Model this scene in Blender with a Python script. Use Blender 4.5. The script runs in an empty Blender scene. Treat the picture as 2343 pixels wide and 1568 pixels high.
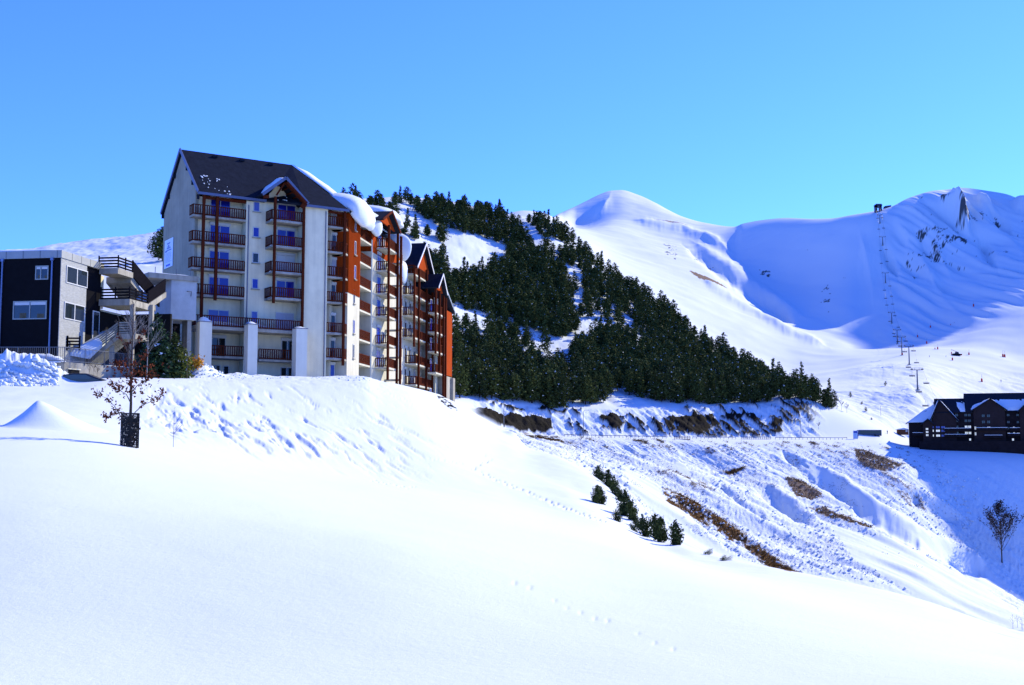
import bpy, bmesh, math, random
import numpy as np
from mathutils import Vector, Matrix
random.seed(7)
rng = np.random.default_rng(7)
SC = bpy.context.scene
COL = SC.collection
# ---------------------------------------------------------------- camera
# pixel units: the photograph at 2343 x 1568
F = 2700.0; CX = 1171.5; CY = 784.0
PITCH = math.radians(5.25)
CT, ST = math.cos(PITCH), math.sin(PITCH)
cam = bpy.data.cameras.new("camera"); camo = bpy.data.objects.new("camera", cam); COL.objects.link(camo)
cam.sensor_width = 36.0; cam.lens = 36.0 * F / 2343.0
cam.clip_start = 0.5; cam.clip_end = 20000
camo.location = (0, 0, 0); camo.rotation_euler = (math.pi / 2 + PITCH, 0, 0)
SC.camera = camo
# ---------------------------------------------------------------- light
SUN_AZ = math.radians(52.0)      # to the right of the view direction
SUN_EL = math.radians(31.0)
w = bpy.data.worlds.new("World"); SC.world = w; w.use_nodes = True
nt = w.node_tree; nt.nodes.clear()
sky = nt.nodes.new('ShaderNodeTexSky'); sky.sky_type = 'NISHITA'; sky.sun_disc = False
sky.sun_elevation = SUN_EL; sky.sun_rotation = SUN_AZ
sky.altitude = 1600; sky.air_density = 1.0; sky.dust_density = 0.35; sky.ozone_density = 3.0
tint = nt.nodes.new('ShaderNodeVectorMath'); tint.operation = 'MULTIPLY'; tint.inputs[1].default_value = (0.54, 1.0, 2.7)
bg = nt.nodes.new('ShaderNodeBackground'); bg.inputs['Strength'].default_value = 0.11
wo = nt.nodes.new('ShaderNodeOutputWorld')
nt.links.new(sky.outputs[0], tint.inputs[0]); nt.links.new(tint.outputs[0], bg.inputs[0]); nt.links.new(bg.outputs[0], wo.inputs[0])
sl = bpy.data.lights.new("sun", 'SUN'); sl.energy = 5.0; sl.angle = math.radians(0.5); sl.color = (1.0, 0.91, 0.62)
so = bpy.data.objects.new("sun", sl); COL.objects.link(so)
S = Vector((math.sin(SUN_AZ) * math.cos(SUN_EL), math.cos(SUN_AZ) * math.cos(SUN_EL), math.sin(SUN_EL)))
so.rotation_euler = S.to_track_quat('Z', 'Y').to_euler()
SC.view_settings.view_transform = 'Standard'; SC.view_settings.look = 'None'
SC.cycles.diffuse_bounces = 1; SC.cycles.max_bounces = 6; SC.cycles.caustics_reflective = False; SC.cycles.caustics_refractive = False
SC.view_settings.exposure = 0.60; SC.view_settings.gamma = 1.0
# ---------------------------------------------------------------- projection helpers
def P(u, v, Y):
    """world point seen at pixel (u, v) at ground depth Y"""
    x = u - CX; a = CY - v
    y = F * CT - a * ST; z = F * ST + a * CT
    k = Y / y
    return Vector((x * k, Y, z * k))
def proj(p):
    d = p[1] * CT + p[2] * ST; h = -p[1] * ST + p[2] * CT
    return CX + F * p[0] / d, CY - F * h / d
# ---------------------------------------------------------------- custom properties
def tag(o, label=None, cat=None, group=None, kind=None):
    if label: o['label'] = label
    if cat: o['category'] = cat
    if group: o['group'] = group
    if kind: o['kind'] = kind
    return o
# ---------------------------------------------------------------- materials
def mat(name, col, rough=0.8, spec=0.3, metal=0.0, noise=0.0, nscale=1.0, bump=0.0, bscale=None, streak=0.0, col2=None, stretch=None):
    m = bpy.data.materials.new(name); m.use_nodes = True
    t = m.node_tree; b = t.nodes['Principled BSDF']
    b.inputs['Base Color'].default_value = (*col, 1); b.inputs['Roughness'].default_value = rough
    b.inputs['Metallic'].default_value = metal; b.inputs['Specular IOR Level'].default_value = spec * (.15 if rough > .6 else 1)
    tc = t.nodes.new('ShaderNodeTexCoord')
    src = tc.outputs['Object']
    if stretch:
        mp = t.nodes.new('ShaderNodeMapping'); mp.inputs['Scale'].default_value = stretch
        t.links.new(src, mp.inputs[0]); src = mp.outputs[0]
    if noise > 0:
        n = t.nodes.new('ShaderNodeTexNoise'); n.inputs['Scale'].default_value = nscale; n.inputs['Detail'].default_value = 6
        n.inputs['Roughness'].default_value = 0.65
        t.links.new(src, n.inputs['Vector'])
        r = t.nodes.new('ShaderNodeValToRGB')
        c2 = col2 or tuple(c * (1 - noise) for c in col)
        r.color_ramp.elements[0].position = 0.3; r.color_ramp.elements[1].position = 0.7
        r.color_ramp.elements[0].color = (*c2, 1); r.color_ramp.elements[1].color = (*[min(1, c * (1 + noise * .3)) for c in col], 1)
        t.links.new(n.outputs[0], r.inputs[0]); t.links.new(r.outputs[0], b.inputs['Base Color'])
    if streak > 0:
        ns_ = t.nodes.new('ShaderNodeTexNoise'); ns_.inputs['Scale'].default_value = 1.0; ns_.inputs['Detail'].default_value = 5
        mp2 = t.nodes.new('ShaderNodeMapping'); mp2.inputs['Scale'].default_value = (2.2, 2.2, .10); t.links.new(tc.outputs['Object'], mp2.inputs[0]); t.links.new(mp2.outputs[0], ns_.inputs['Vector'])
        mr_ = t.nodes.new('ShaderNodeMapRange'); mr_.inputs[1].default_value = .42; mr_.inputs[2].default_value = .68; mr_.inputs[3].default_value = 1.0; mr_.inputs[4].default_value = 1 - streak; t.links.new(ns_.outputs[0], mr_.inputs[0])
        vm_ = t.nodes.new('ShaderNodeVectorMath'); vm_.operation = 'SCALE'; lk_ = b.inputs['Base Color'].links
        if lk_: t.links.new(lk_[0].from_socket, vm_.inputs[0])
        else: vm_.inputs[0].default_value = col
        t.links.new(mr_.outputs[0], vm_.inputs['Scale']); t.links.new(vm_.outputs[0], b.inputs['Base Color'])
    if bump > 0:
        n2 = t.nodes.new('ShaderNodeTexNoise'); n2.inputs['Scale'].default_value = bscale or nscale * 3; n2.inputs['Detail'].default_value = 5
        t.links.new(src, n2.inputs['Vector'])
        bp = t.nodes.new('ShaderNodeBump'); bp.inputs['Strength'].default_value = bump; bp.inputs['Distance'].default_value = 0.05
        t.links.new(n2.outputs[0], bp.inputs['Height']); t.links.new(bp.outputs[0], b.inputs['Normal'])
    return m
SNOWC = (0.60, 0.65, 0.68)
# ---------------------------------------------------------------- numpy noise
_T = rng.random((512, 512))
def vnoise(x, y, seed=0):
    x = x + seed * 37.17; y = y + seed * 91.31
    xi = np.floor(x).astype(int); yi = np.floor(y).astype(int)
    fx = x - xi; fy = y - yi
    fx = fx * fx * (3 - 2 * fx); fy = fy * fy * (3 - 2 * fy)
    a = _T[xi % 512, yi % 512]; b = _T[(xi + 1) % 512, yi % 512]
    c = _T[xi % 512, (yi + 1) % 512]; d = _T[(xi + 1) % 512, (yi + 1) % 512]
    return (a * (1 - fx) + b * fx) * (1 - fy) + (c * (1 - fx) + d * fx) * fy * 1.0
def fbm(x, y, oct=4, seed=0, gain=0.5):
    s = 0; a = 1; n = 0
    for i in range(oct):
        s = s + a * (vnoise(x * 2 ** i, y * 2 ** i, seed + i * 3) - 0.5); n += a; a *= gain
    return s / n * 2
# ---------------------------------------------------------------- terrain: one sheet of feature lines
# every line: (u, v, Y) key points; the sheet runs from line to line away from the camera
LF = [(-200,),(0,),(373,),(700,)]
def left(vs, Y):   # same depth for the part left of u=700
    return [(u, v, Y) for (u,), v in zip(LF, vs)]
LINES = [
 [(-200,1600,12),(2500,1600,12)],
 [(-200,1150,24),(0,1145,24),(400,1170,24),(900,1220,24),(1300,1290,24),(1700,1360,22),(2000,1430,20),(2343,1510,18),(2500,1540,17)],
 [(-200,985,45),(0,986,45),(200,996,46),(395,1028,48),(700,1080,54),(960,1121,58),(1200,1165,58),(1400,1215,52),(1500,1268,46),(1600,1296,40),(1800,1332,34),(2100,1395,28),(2343,1468,23),(2500,1500,21)],
 [(-200,930,65),(0,930,65),(395,952,70),(700,968,78),(960,1000,82),(1100,1052,82),(1200,1085,80),(1290,1112,76),(1400,1178,66),(1500,1250,56),(1600,1284,47),(1800,1321,38),(2100,1380,31),(2343,1458,26),(2500,1485,24)],
 [(-200,868,92),(0,868,92),(150,872,92),(230,866,93),(300,864,96),(450,862,106),(600,862,112),(750,863,115),(834,864,117),(870,872,119),(940,886,123),(1040,920,132),(1060,934,130),(1122,974,121),(1166,1000,114),(1209,1026,107),(1269,1042,100),(1332,1072,92),(1388,1112,84),(1423,1150,77),(1466,1182,70),(1497,1228,64),(1556,1246,58),(1607,1266,53),(1700,1288,47),(1832,1313,41),(2089,1367,35),(2343,1449,28),(2500,1475,26)],
 [(-200,890,150),(0,890,150),(1000,902,175),(1030,925,172),(1060,972,165),(1122,1015,150),(1166,1050,144),(1269,1110,130),(1388,1200,115),(1500,1310,95),(1600,1345,90),(1832,1400,80),(2343,1530,65),(2500,1560,65)],
 left([880,880,880,880],230)+[(1000,905,230),(1060,1000,230),(1100,1030,250),(1200,1105,255),(1400,1265,255),(1500,1345,255),(1600,1365,255),(1800,1425,255),(2343,1580,245),(2500,1600,240)],
 left([770,770,770,770],290)+[(1000,930,290),(1060,962,290),(1100,990,295),(1166,1018,300),(1209,1045,300),(1269,1060,300),(1332,1088,300),(1388,1128,300),(1500,1246,300),(1600,1282,300),(1832,1322,300),(2089,1376,300),(2343,1462,290),(2500,1500,290)],
 left([700,700,700,720],330)+[(1000,930,330),(1060,952,330),(1100,978,335),(1200,1018,340),(1300,1052,340),(1400,1105,340),(1600,1192,338),(1800,1252,336),(2000,1280,335),(2100,1310,330),(2200,1355,325),(2343,1405,320),(2500,1460,320)],
 left([660,660,660,680],375)+[(1000,920,360),(1040,930,360),(1100,966,370),(1200,1008,378),(1300,1033,380),(1400,1060,380),(1600,1112,380),(1800,1160,378),(2000,1205,372),(2100,1245,368),(2200,1298,364),(2270,1332,361),(2343,1373,358),(2500,1440,355)],
 left([645,645,645,665],400)+[(1000,915,375),(1040,926,375),(1100,962,385),(1200,1002,393),(1300,1018,400),(1400,1040,405),(1600,1070,410),(1800,1105,410),(2000,1155,400),(2100,1205,394),(2200,1285,390),(2270,1335,388),(2343,1382,385),(2500,1450,385)],
 left([632,632,632,650],430)+[(1000,905,390),(1040,922,390),(1100,957,395),(1165,988,402),(1240,999,412),(1400,1003,425),(1640,1007,445),(1800,1008,458),(2000,1010,472),(2080,1024,474),(2150,1030,470),(2343,1032,466),(2500,1032,466)],
 left([628,628,628,645],440)+[(1000,900,398),(1040,919,398),(1100,954,404),(1165,985,411),(1240,996,421),(1400,1000,434),(1640,1003,454),(1800,1003,467),(2000,1004,481),(2080,1022,482),(2343,1028,478),(2500,1028,478)],
 left([620,620,620,636],455)+[(1000,890,412),(1040,910,412),(1100,914,420),(1200,925,434),(1300,931,446),(1400,936,456),(1500,934,468),(1600,929,478),(1700,924,488),(1830,910,500),(1900,935,508),(2000,975,512),(2060,1000,520),(2100,1012,522),(2343,1018,520),(2500,1018,520)],
 left([606,606,600,600],500)+[(1000,800,485),(1100,838,505),(1200,858,515),(1400,868,530),(1600,880,540),(1700,893,545),(1830,896,550),(1900,912,555),(2000,950,560),(2100,985,570),(2343,1000,580),(2500,1000,580)],
 left([592,592,570,540],560)+[(1000,650,600),(1200,700,630),(1400,745,640),(1600,835,630),(1700,862,620),(1830,888,610),(1900,905,605),(2000,930,600),(2080,930,605),(2160,960,620),(2343,985,640),(2500,985,640)],
 [(-200,592,620),(0,578,620),(150,562,630),(340,541,640),(700,482,760),(790,472,790),(850,470,800),(920,463,820),(1050,476,840),(1150,490,850),(1200,496,850),(1240,500,850),(1290,530,840),(1320,555,830),(1400,640,800),(1500,697,770),(1600,765,740),(1700,826,700),(1830,880,660),(1900,895,650),(2000,895,640),(2100,890,645),(2200,930,680),(2343,960,700),(2500,960,700)],
 [(-200,660,720),(340,620,740),(700,540,860),(850,530,900),(1050,530,930),(1150,515,940),(1200,520,940),(1240,530,940),(1290,555,940),(1320,580,940),(1400,655,920),(1500,712,890),(1600,780,860),(1700,836,820),(1830,882,760),(1900,880,740),(2000,870,740),(2100,865,740),(2200,890,750),(2343,915,760),(2500,920,760)],
 [(-200,760,1100),(700,600,1100),(1050,600,1100),(1150,530,1150),(1240,525,1150),(1290,548,1130),(1320,568,1100),(1400,640,1060),(1500,692,1030),(1600,755,990),(1700,812,940),(1830,862,880),(1900,855,860),(2000,840,850),(2100,835,850),(2200,850,860),(2343,865,870),(2500,865,870)],
 [(-200,760,1400),(700,600,1400),(1050,560,1400),(1150,510,1400),(1240,512,1400),(1290,535,1400),(1320,545,1380),(1400,590,1330),(1500,635,1280),(1600,692,1190),(1700,748,1120),(1830,805,1040),(1900,818,1000),(2000,812,980),(2100,805,970),(2200,810,970),(2343,812,980),(2500,800,980)],
 [(-200,760,1700),(700,600,1700),(1050,560,1700),(1150,500,1600),(1200,495,1600),(1240,499,1600),(1275,512,1650),(1290,520,1680),(1320,526,1700),(1400,548,1650),(1500,580,1560),(1600,625,1440),(1700,680,1330),(1830,742,1200),(1900,768,1150),(1960,790,1110),(2050,782,1110),(2150,772,1110),(2230,740,1120),(2343,690,1130),(2500,640,1140)],
 [(-200,760,1900),(700,600,1900),(1050,560,1900),(1150,496,1800),(1200,486,1800),(1240,489,1800),(1270,500,1850),(1290,514,1950),(1320,519,2050),(1400,505,2000),(1500,530,1900),(1600,568,1720),(1700,605,1560),(1830,650,1380),(1960,660,1290),(2050,640,1290),(2150,610,1290),(2250,580,1290),(2343,560,1290),(2500,540,1300)],
 [(-200,760,2500),(700,600,2500),(1050,560,2500),(1150,540,2300),(1200,540,2300),(1265,506,2280),(1275,497,2280),(1290,488,2290),(1340,463,2350),(1375,447,2400),(1395,441,2420),(1420,439,2420),(1460,449,2380),(1500,466,2300),(1530,482,2250),(1560,496,2200),(1610,510,2120),(1680,519,1950),(1700,512,1900),(1760,502,1790),(1800,499,1720),(1860,501,1600),(1900,500,1540),(1950,492,1480),(2000,484,1440),(2040,473,1430),(2075,455,1430),(2100,446,1430),(2140,436,1430),(2165,434,1430),(2200,430,1430),(2260,437,1430),(2300,444,1430),(2343,460,1430),(2500,500,1430)],
 [(-200,830,3200),(1150,620,3200),(1290,600,3200),(1420,560,3300),(1700,600,3000),(1900,600,2500),(2200,560,2300),(2500,600,2300)],
]
def pchip_eval(xk, yk, xq):
    xk = np.array(xk, float); yk = np.array(yk, float)
    if len(xk) == 2: return np.interp(xq, xk, yk)
    h = np.diff(xk); dl = np.diff(yk) / h
    m = np.zeros(len(xk))
    for i in range(1, len(xk) - 1):
        if dl[i - 1] * dl[i] > 0:
            w1 = 2 * h[i] + h[i - 1]; w2 = h[i] + 2 * h[i - 1]
            m[i] = (w1 + w2) / (w1 / dl[i - 1] + w2 / dl[i])
    m[0] = dl[0]; m[-1] = dl[-1]
    xc = np.clip(xq, xk[0], xk[-1])
    i = np.clip(np.searchsorted(xk, xc) - 1, 0, len(h) - 1)
    t = (xc - xk[i]) / h[i]
    return ((1 + 2 * t) * (1 - t) ** 2 * yk[i] + t * (1 - t) ** 2 * h[i] * m[i] + t * t * (3 - 2 * t) * yk[i + 1] + t * t * (t - 1) * h[i] * m[i + 1])
US = np.concatenate([np.linspace(-2600, -220, 40), np.arange(-200, 2480, 2.1), np.linspace(2500, 5200, 60)])
NU = len(US)
USC = np.clip(US, -200, 2500)
K = len(LINES)
KV = np.zeros((K, NU)); KY = np.zeros((K, NU))
for k, L in enumerate(LINES):
    uk = [p[0] for p in L]
    KV[k] = pchip_eval(uk, [p[1] for p in L], USC); KY[k] = pchip_eval(uk, [p[2] for p in L], USC)
def gsm(row, sig):
    n = int(sig * 3 / 2.1); kx = np.exp(-.5 * (np.arange(-n, n + 1) * 2.1 / sig) ** 2); kx /= kx.sum()
    inner = slice(40, NU - 60); r = row.copy(); p_ = np.pad(row[inner], n, mode='edge'); r[inner] = np.convolve(p_, kx, 'valid'); return r
for k, sg_ in ((0, 80), (1, 80), (2, 45), (3, 30), (4, 6)):
    KV[k] = gsm(KV[k], sg_); KY[k] = gsm(KY[k], sg_)
KA = CY - KV
KZ = KY * (F * ST + KA * CT) / (F * CT - KA * ST)
# two lines close to and behind the camera
KY = np.vstack([np.full((1, NU), -80.0), np.full((1, NU), 4.0), KY]); KZ = np.vstack([np.full((1, NU), -2.5), np.full((1, NU), -2.25), KZ])
K += 2
hY = np.diff(KY, axis=0); hY = np.maximum(hY, 0.5); dZ = np.diff(KZ, axis=0) / hY
MZ = np.zeros((K, NU))
a, b = dZ[:-1], dZ[1:]; ha, hb = hY[:-1], hY[1:]
w1 = 2 * hb + ha; w2 = hb + 2 * ha
with np.errstate(divide='ignore', invalid='ignore'):
    hm = (w1 + w2) / (w1 / a + w2 / b)
MZ[1:-1] = np.where(a * b > 0, hm, 0.0)
MZ[0] = dZ[0]; MZ[-1] = dZ[-1]
vis = slice(40, NU - 60)
for k in range(1, 7): MZ[k] = gsm(MZ[k], 60 if k < 6 else 25)
rowsY = []; rowsZ = []; rowk = []
for k in range(K - 1):
    if k == 0: n = 8
    elif k == 1: n = 6
    else:
        dv = np.percentile(np.abs((KV[k - 1] - KV[k - 2])[vis]), 85)
        n = int(np.clip(dv / 1.9, 5, 90))
    ts = np.arange(n) / n if k < K - 2 else np.arange(n + 1) / n
    for t in ts:
        h = hY[k]
        rowsY.append(KY[k] + h * t)
        rowsZ.append((1 + 2 * t) * (1 - t) ** 2 * KZ[k] + t * (1 - t) ** 2 * h * MZ[k] + t * t * (3 - 2 * t) * KZ[k + 1] + t * t * (t - 1) * h * MZ[k + 1])
        rowk.append(k - 2 + t)
TY = np.array(rowsY); TZ = np.array(rowsZ); ROWK = np.array(rowk)
NR = TY.shape[0]
def calc_x():
    d = np.maximum(TY * CT + TZ * ST, 7.0)
    return (US[None, :] - CX) / F * d
TX = calc_x()
def project_all():
    d = np.maximum(TY * CT + TZ * ST, 1.0); h = -TY * ST + TZ * CT
    return CY - F * h / d
TV = project_all()
UU = np.broadcast_to(US[None, :], TV.shape); KK = np.broadcast_to(ROWK[:, None], TV.shape)
def seg(k0, k1, soft=0.15):      # weight of the band between line k0 and k1
    return np.clip((KK - k0) / soft, 0, 1) * np.clip((k1 - KK) / soft, 0, 1)
def sm(x, a, b):
    t = np.clip((x - a) / (b - a), 0, 1); return t * t * (3 - 2 * t)
def inpoly(u, v, poly):
    r = np.zeros(u.shape, bool); n = len(poly)
    for i in range(n):
        x1, y1 = poly[i]; x2, y2 = poly[(i + 1) % n]
        if y1 == y2: continue
        c = ((y1 > v) != (y2 > v)) & (u < (x2 - x1) * (v - y1) / (y2 - y1) + x1)
        r ^= c
    return r
def gauss(cu, cv, su, sv, rot=0.0):
    du = UU - cu; dv = TV - cv
    if rot:
        c, s = math.cos(rot), math.sin(rot); du, dv = du * c + dv * s, -du * s + dv * c
    return np.exp(-(du / su) ** 2 - (dv / sv) ** 2)
# fall-line coordinates for streaks (down and to the right on the picture side of the valley)
ROCK = np.zeros(TV.shape); BROWN = np.zeros(TV.shape); ROUGH = np.zeros(TV.shape)
dz = np.zeros(TV.shape)
# foreground: very soft undulation
near = (KK < 1.9)
dz += np.where(KK < 2.2, 0.05 * fbm(TX / 9, TY / 9, 3, 1) + 0.012 * fbm(TX / 1.5, TY / 1.5, 3, 5), 0)
# drift cone at the far left
cdx = TX - P(76, 935, 48)[0]; cdy = TY - 48.6
cone = np.clip(1 - np.sqrt(np.hypot(cdx / np.where(cdx < 0, 1.35, 2.6), cdy / np.where(cdy < 0, 1.9, 4.0)) ** 2 + .004), 0, 1) ** 1.35
dz += 1.16 * cone
# wind-cut sastrugi on the mound
cc_ = TX * 0.93 + TY * 0.367; ll_ = TX * 0.367 - TY * 0.93
mz = seg(2.05, 3.75, 0.5) * sm(UU, 290, 420) * (1 - sm(UU, 800, 1080))
wx_ = .45 * fbm(TX / 3.0, TY / 9.0, 3, 14)
sas = fbm((cc_ + wx_) / 0.62, ll_ / 5.0, 4, 11, .55); big_ = fbm(TX / 4.0, TY / 16.0, 3, 19)
hol = np.clip(sas * 1.2 + big_ * .8 - 0.14, 0, .5)
dz += mz * (-0.36 * hol + 0.035 * fbm((cc_ + wx_) / 0.5, ll_ / 2.2, 4, 17) + .10 * big_)
dz += seg(2.05, 4.0, 0.3) * (1 - mz) * (0.07 * fbm(TX / 2.5, TY / 3.5, 3, 21))
# ploughed snow heaps left and in front of the building
def heap(u, v, Y, h, sx, sy, rough=0.5):
    p = P(u, v, Y); g = np.exp(-((TX - p[0]) / sx) ** 2 - ((TY - p[1]) / sy) ** 2)
    return h * g * (1 + 0.45 * rough * HN + 0.28 * rough * HN2)
HN = fbm(TX / 1.3, TY / .9, 4, 31, .45); HN2 = np.abs(fbm(TX / .5, TY / .3, 3, 33, .6))
for a_ in [(-60,866,89,1.3,3,2.5,.9),(20,870,88,1.25,2.6,2.0,.9),(85,872,88,1.0,1.7,1.9,.9),(135,874,88,.55,1.2,1.6,.9),(460,862,104,.95,1.1,1.6,.8),(480,862,106,.5,1.3,1.6,.8),(545,862,108,.35,1.1,1.3,.7),(600,862,111,.22,.8,1.2,.7),(805,864,115,.15,1.7,1.0,1.2),(1176,1004,112,.7,.9,1.5,.3)]:
    dz += heap(*a_)
# cloudy lumps along the mound crest
dz += seg(3.5, 4.4, 0.3) * sm(UU, 380, 480) * (1 - sm(UU, 860, 960)) * 0.10 * fbm(TX / 0.8, TY / 0.8, 4, 41)
def window(u0, u1, k0, k1):
    return (slice(int(np.searchsorted(ROWK, k0)), int(np.searchsorted(ROWK, k1)) + 1), slice(int(np.searchsorted(US, u0)), int(np.searchsorted(US, u1)) + 1))
# small rocks by the corner of the wing and at the foot of the road
def patch(poly, soft_noise, thr=0.0, arr=None, amt=1.0, ns=6.0, seed=3, fall=(1.0, 2.6)):
    us = [p[0] for p in poly]; W = window(min(us) - 2 * soft_noise, max(us) + 2 * soft_noise, 3, 23)
    X, Y_, Z_ = TX[W], TY[W], TZ[W]
    uu = UU[W] + soft_noise * fbm(X / ns, Y_ / ns, 3, seed); vv = TV[W] + soft_noise * fbm(X / ns, Y_ / ns, 3, seed + 9)
    m = inpoly(uu, vv, poly)
    if thr: m = m & (fbm((X * .35 + Y_ * .2) / fall[0], (X * .9 - Z_ * .9) / fall[1], 4, seed + 4, .65) + .35 * fbm(X / .8, Z_ / .5, 3, seed + 5, .7) > thr)
    arr[W] = np.maximum(arr[W], np.where(m, amt, 0))
patch([(1000,905),(1015,908),(1035,925),(1052,938),(1048,942),(1025,932),(1005,915)], 3, -0.1, ROCK, 1, 2.0, 5, (.5, .5))
# valley side: debris texture and gullies that run down to the right
val = seg(7.0, 10.9, 0.4) * sm(UU, 1040, 1200)
fallc = (TX * 0.78 + TY * 0.62)                    # across the fall line
alongc = (TX * -0.62 + TY * 0.78) - TZ * 0.6
gul = fbm(fallc / 17.0, alongc / 90.0, 4, 51)
gul2 = fbm(fallc / 3.2, alongc / 12.0, 4, 55)
fine = np.abs(fbm(fallc / 1.3, alongc / 2.6, 4, 59, 0.65)) * 1.6 - .4
smooth = np.zeros(TV.shape)
for pl in [[(1500,1190),(1590,1215),(1760,1300),(1820,1314),(1700,1300),(1550,1250),(1480,1215)],
           [(1900,1200),(2060,1240),(2230,1330),(2340,1400),(2343,1450),(2100,1370),(1950,1290)],
           [(1830,1050),(1950,1110),(2100,1200),(2240,1290),(2300,1350),(2250,1345),(2080,1240),(1930,1150)],
           [(1500,1060),(1560,1065),(1600,1105),(1560,1110)], [(1420,1060),(1500,1105),(1600,1200),(1560,1220),(1440,1120)]]:
    smooth = np.maximum(smooth, inpoly(UU + 10 * gul2, TV + 6 * gul2, pl).astype(float))
rg = val * (1 - 0.85 * smooth)
dz += val * (2.6 * gul) + rg * (0.75 * gul2 + 0.62 * fine)
ROUGH += rg
# troughs (blue-shaded gullies)
def line_add(pts, wd, h, k0, k1, soft=0.3):
    us = [p[0] for p in pts]; W = window(min(us) - 3 * wd, max(us) + 3 * wd, k0, k1)
    U_ = UU[W]; V_ = TV[W]; K_ = KK[W]
    best = np.full(U_.shape, 1e9)
    for (x1, y1), (x2, y2) in zip(pts[:-1], pts[1:]):
        dx, dy = x2 - x1, y2 - y1; t = np.clip(((U_ - x1) * dx + (V_ - y1) * dy) / (dx * dx + dy * dy), 0, 1)
        best = np.minimum(best, np.hypot(U_ - x1 - t * dx, V_ - y1 - t * dy))
    X_, Y_, Z_ = TX[W], TY[W], TZ[W]; sc_ = Y_ / F
    best = best + wd * (.3 * fbm(X_ / (sc_ * 22), (Y_ + Z_) / (sc_ * 60), 4, 91, .6))
    for (ex_, ey_) in (pts[0], pts[-1]): best = best + wd * 1.6 * np.exp(-(np.hypot(U_ - ex_, V_ - ey_) / (2.6 * wd)) ** 2)
    dz[W] += h * (1 + .5 * fbm(X_ / (sc_ * 30), Y_ / (sc_ * 60), 3, 93)) * np.exp(-(np.maximum(best, 0) / wd) ** 2) * np.clip((K_ - k0) / soft, 0, 1) * np.clip((k1 - K_) / soft, 0, 1)
def trough(pts, wd, dep, k0=7, k1=10.9):
    line_add(pts, wd, -dep, k0, k1)
def levee(pts, wd, dep, k0=7, k1=10.9):
    line_add(pts, wd, dep, k0, k1)
trough([(1840,1075),(1900,1110),(1990,1175),(2080,1225),(2180,1275),(2270,1325)], 14, 3.4)
levee([(1862,1062),(1920,1095),(2010,1158),(2095,1208),(2190,1258),(2270,1310)], 10, 1.8)
trough([(1720,1110),(1770,1145),(1830,1185),(1870,1210)], 11, 2.6)
levee([(1745,1105),(1795,1138),(1850,1175),(1885,1200)], 8, 1.4)
trough([(2060,1120),(2130,1165),(2200,1205)], 11, 3.2)
levee([(2078,1112),(2148,1155),(2210,1192)], 8, 2.0)
trough([(1780,1020),(1830,1070),(1880,1115)], 8, 2.0)
trough([(1640,1105),(1700,1160),(1760,1200)], 6, 1.6)
# exposed grass and earth
patch([(1515,1115),(1545,1122),(1600,1150),(1660,1190),(1720,1235),(1775,1275),(1832,1311),(1800,1309),(1760,1290),(1700,1250),(1640,1210),(1580,1175),(1530,1150)], 6, -0.22, BROWN, 1, 5, 7, (1.3, 5.0))
patch([(1955,1030),(1985,1035),(2030,1055),(2075,1062),(2050,1075),(2020,1085),(1985,1075),(1965,1060)], 8, -0.35, BROWN, .8, 4, 15, (1.0, 4.0))
patch([(1795,1103),(1830,1105),(1882,1138),(1860,1145),(1820,1140)], 6, 0, BROWN, .85, 4, 19)
patch([(1850,1165),(1885,1168),(2000,1208),(1990,1212),(1900,1185)], 3, 0, BROWN, .9, 4, 23)
patch([(1655,1077),(1700,1074),(1705,1079),(1670,1083)], 3, 0, BROWN, 1, 3, 27)
patch([(1990,1080),(2050,1095),(2110,1140),(2120,1170),(2080,1150),(2020,1110)], 8, 0.18, BROWN, .6, 4, 29, (.7, 4.0))
patch([(1480,1060),(1600,1095),(1640,1130),(1600,1130),(1500,1085)], 10, 0.3, BROWN, .6, 4, 33, (.7, 3.0))
patch([(1200,985),(1290,1000),(1700,1010),(2050,1020),(2140,1060),(2100,1090),(1900,1060),(1700,1050),(1500,1035),(1330,1030)], 8, 0.42, BROWN, .5, 4, 37, (.7, 2.6))
patch([(1190,985),(1250,1000),(1300,1008),(1260,1012),(1205,1000)], 4, 0.12, BROWN, .55, 3, 39, (.7, 2.0))
# rock cut above the road
cut = seg(12.0, 13.0, 0.12) * sm(UU, 1070, 1110) * (1 - sm(UU, 1830, 1900))
cn = fbm(TX / 3.6 + TZ / 5.0, TZ / 4.0 + TX / 30.0, 5, 61, .65)
rib = fbm((TX + TZ * 0.9) / 1.7, (TX - TZ) / 8.0, 4, 63, .6)
rockiness = cn * 0.75 + rib * 0.75
zone = np.zeros(TV.shape)
for pl, am in [([(1075,935),(1110,935),(1160,950),(1260,958),(1265,985),(1200,985),(1120,975),(1080,955)], .52),
           ([(1150,930),(1200,935),(1170,945)], .5), ([(1230,933),(1300,945),(1300,950),(1240,942)], .5),
           ([(1370,955),(1450,950),(1460,985),(1380,985)], .1), ([(1290,950),(1330,970),(1330,990),(1290,980)], -.1),
           ([(1520,960),(1700,950),(1790,955),(1790,995),(1600,1000),(1530,990)], .16), ([(1780,925),(1860,925),(1900,960),(1800,975)], -.05),
           ([(1440,965),(1520,965),(1520,995),(1440,985)], -.05)]:
    z_ = inpoly(UU + 10 * cn, TV + 8 * cn, pl)
    zone = np.where(z_, np.maximum(zone, am + 0.3), zone)
ROCK = np.maximum(ROCK, cut * (rockiness + zone * 1.25 > 0.44))
dz += cut * (1.3 * cn + 1.0 * rib + ROCK * .7)
up = seg(13.0, 14.2, 0.15) * sm(UU, 1040, 1100) * (1 - sm(UU, 1950, 2050)); dz += up * (0.7 * fbm((TX + TZ) / 3.5, (TX - TZ) / 16.0, 4, 67))
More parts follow.
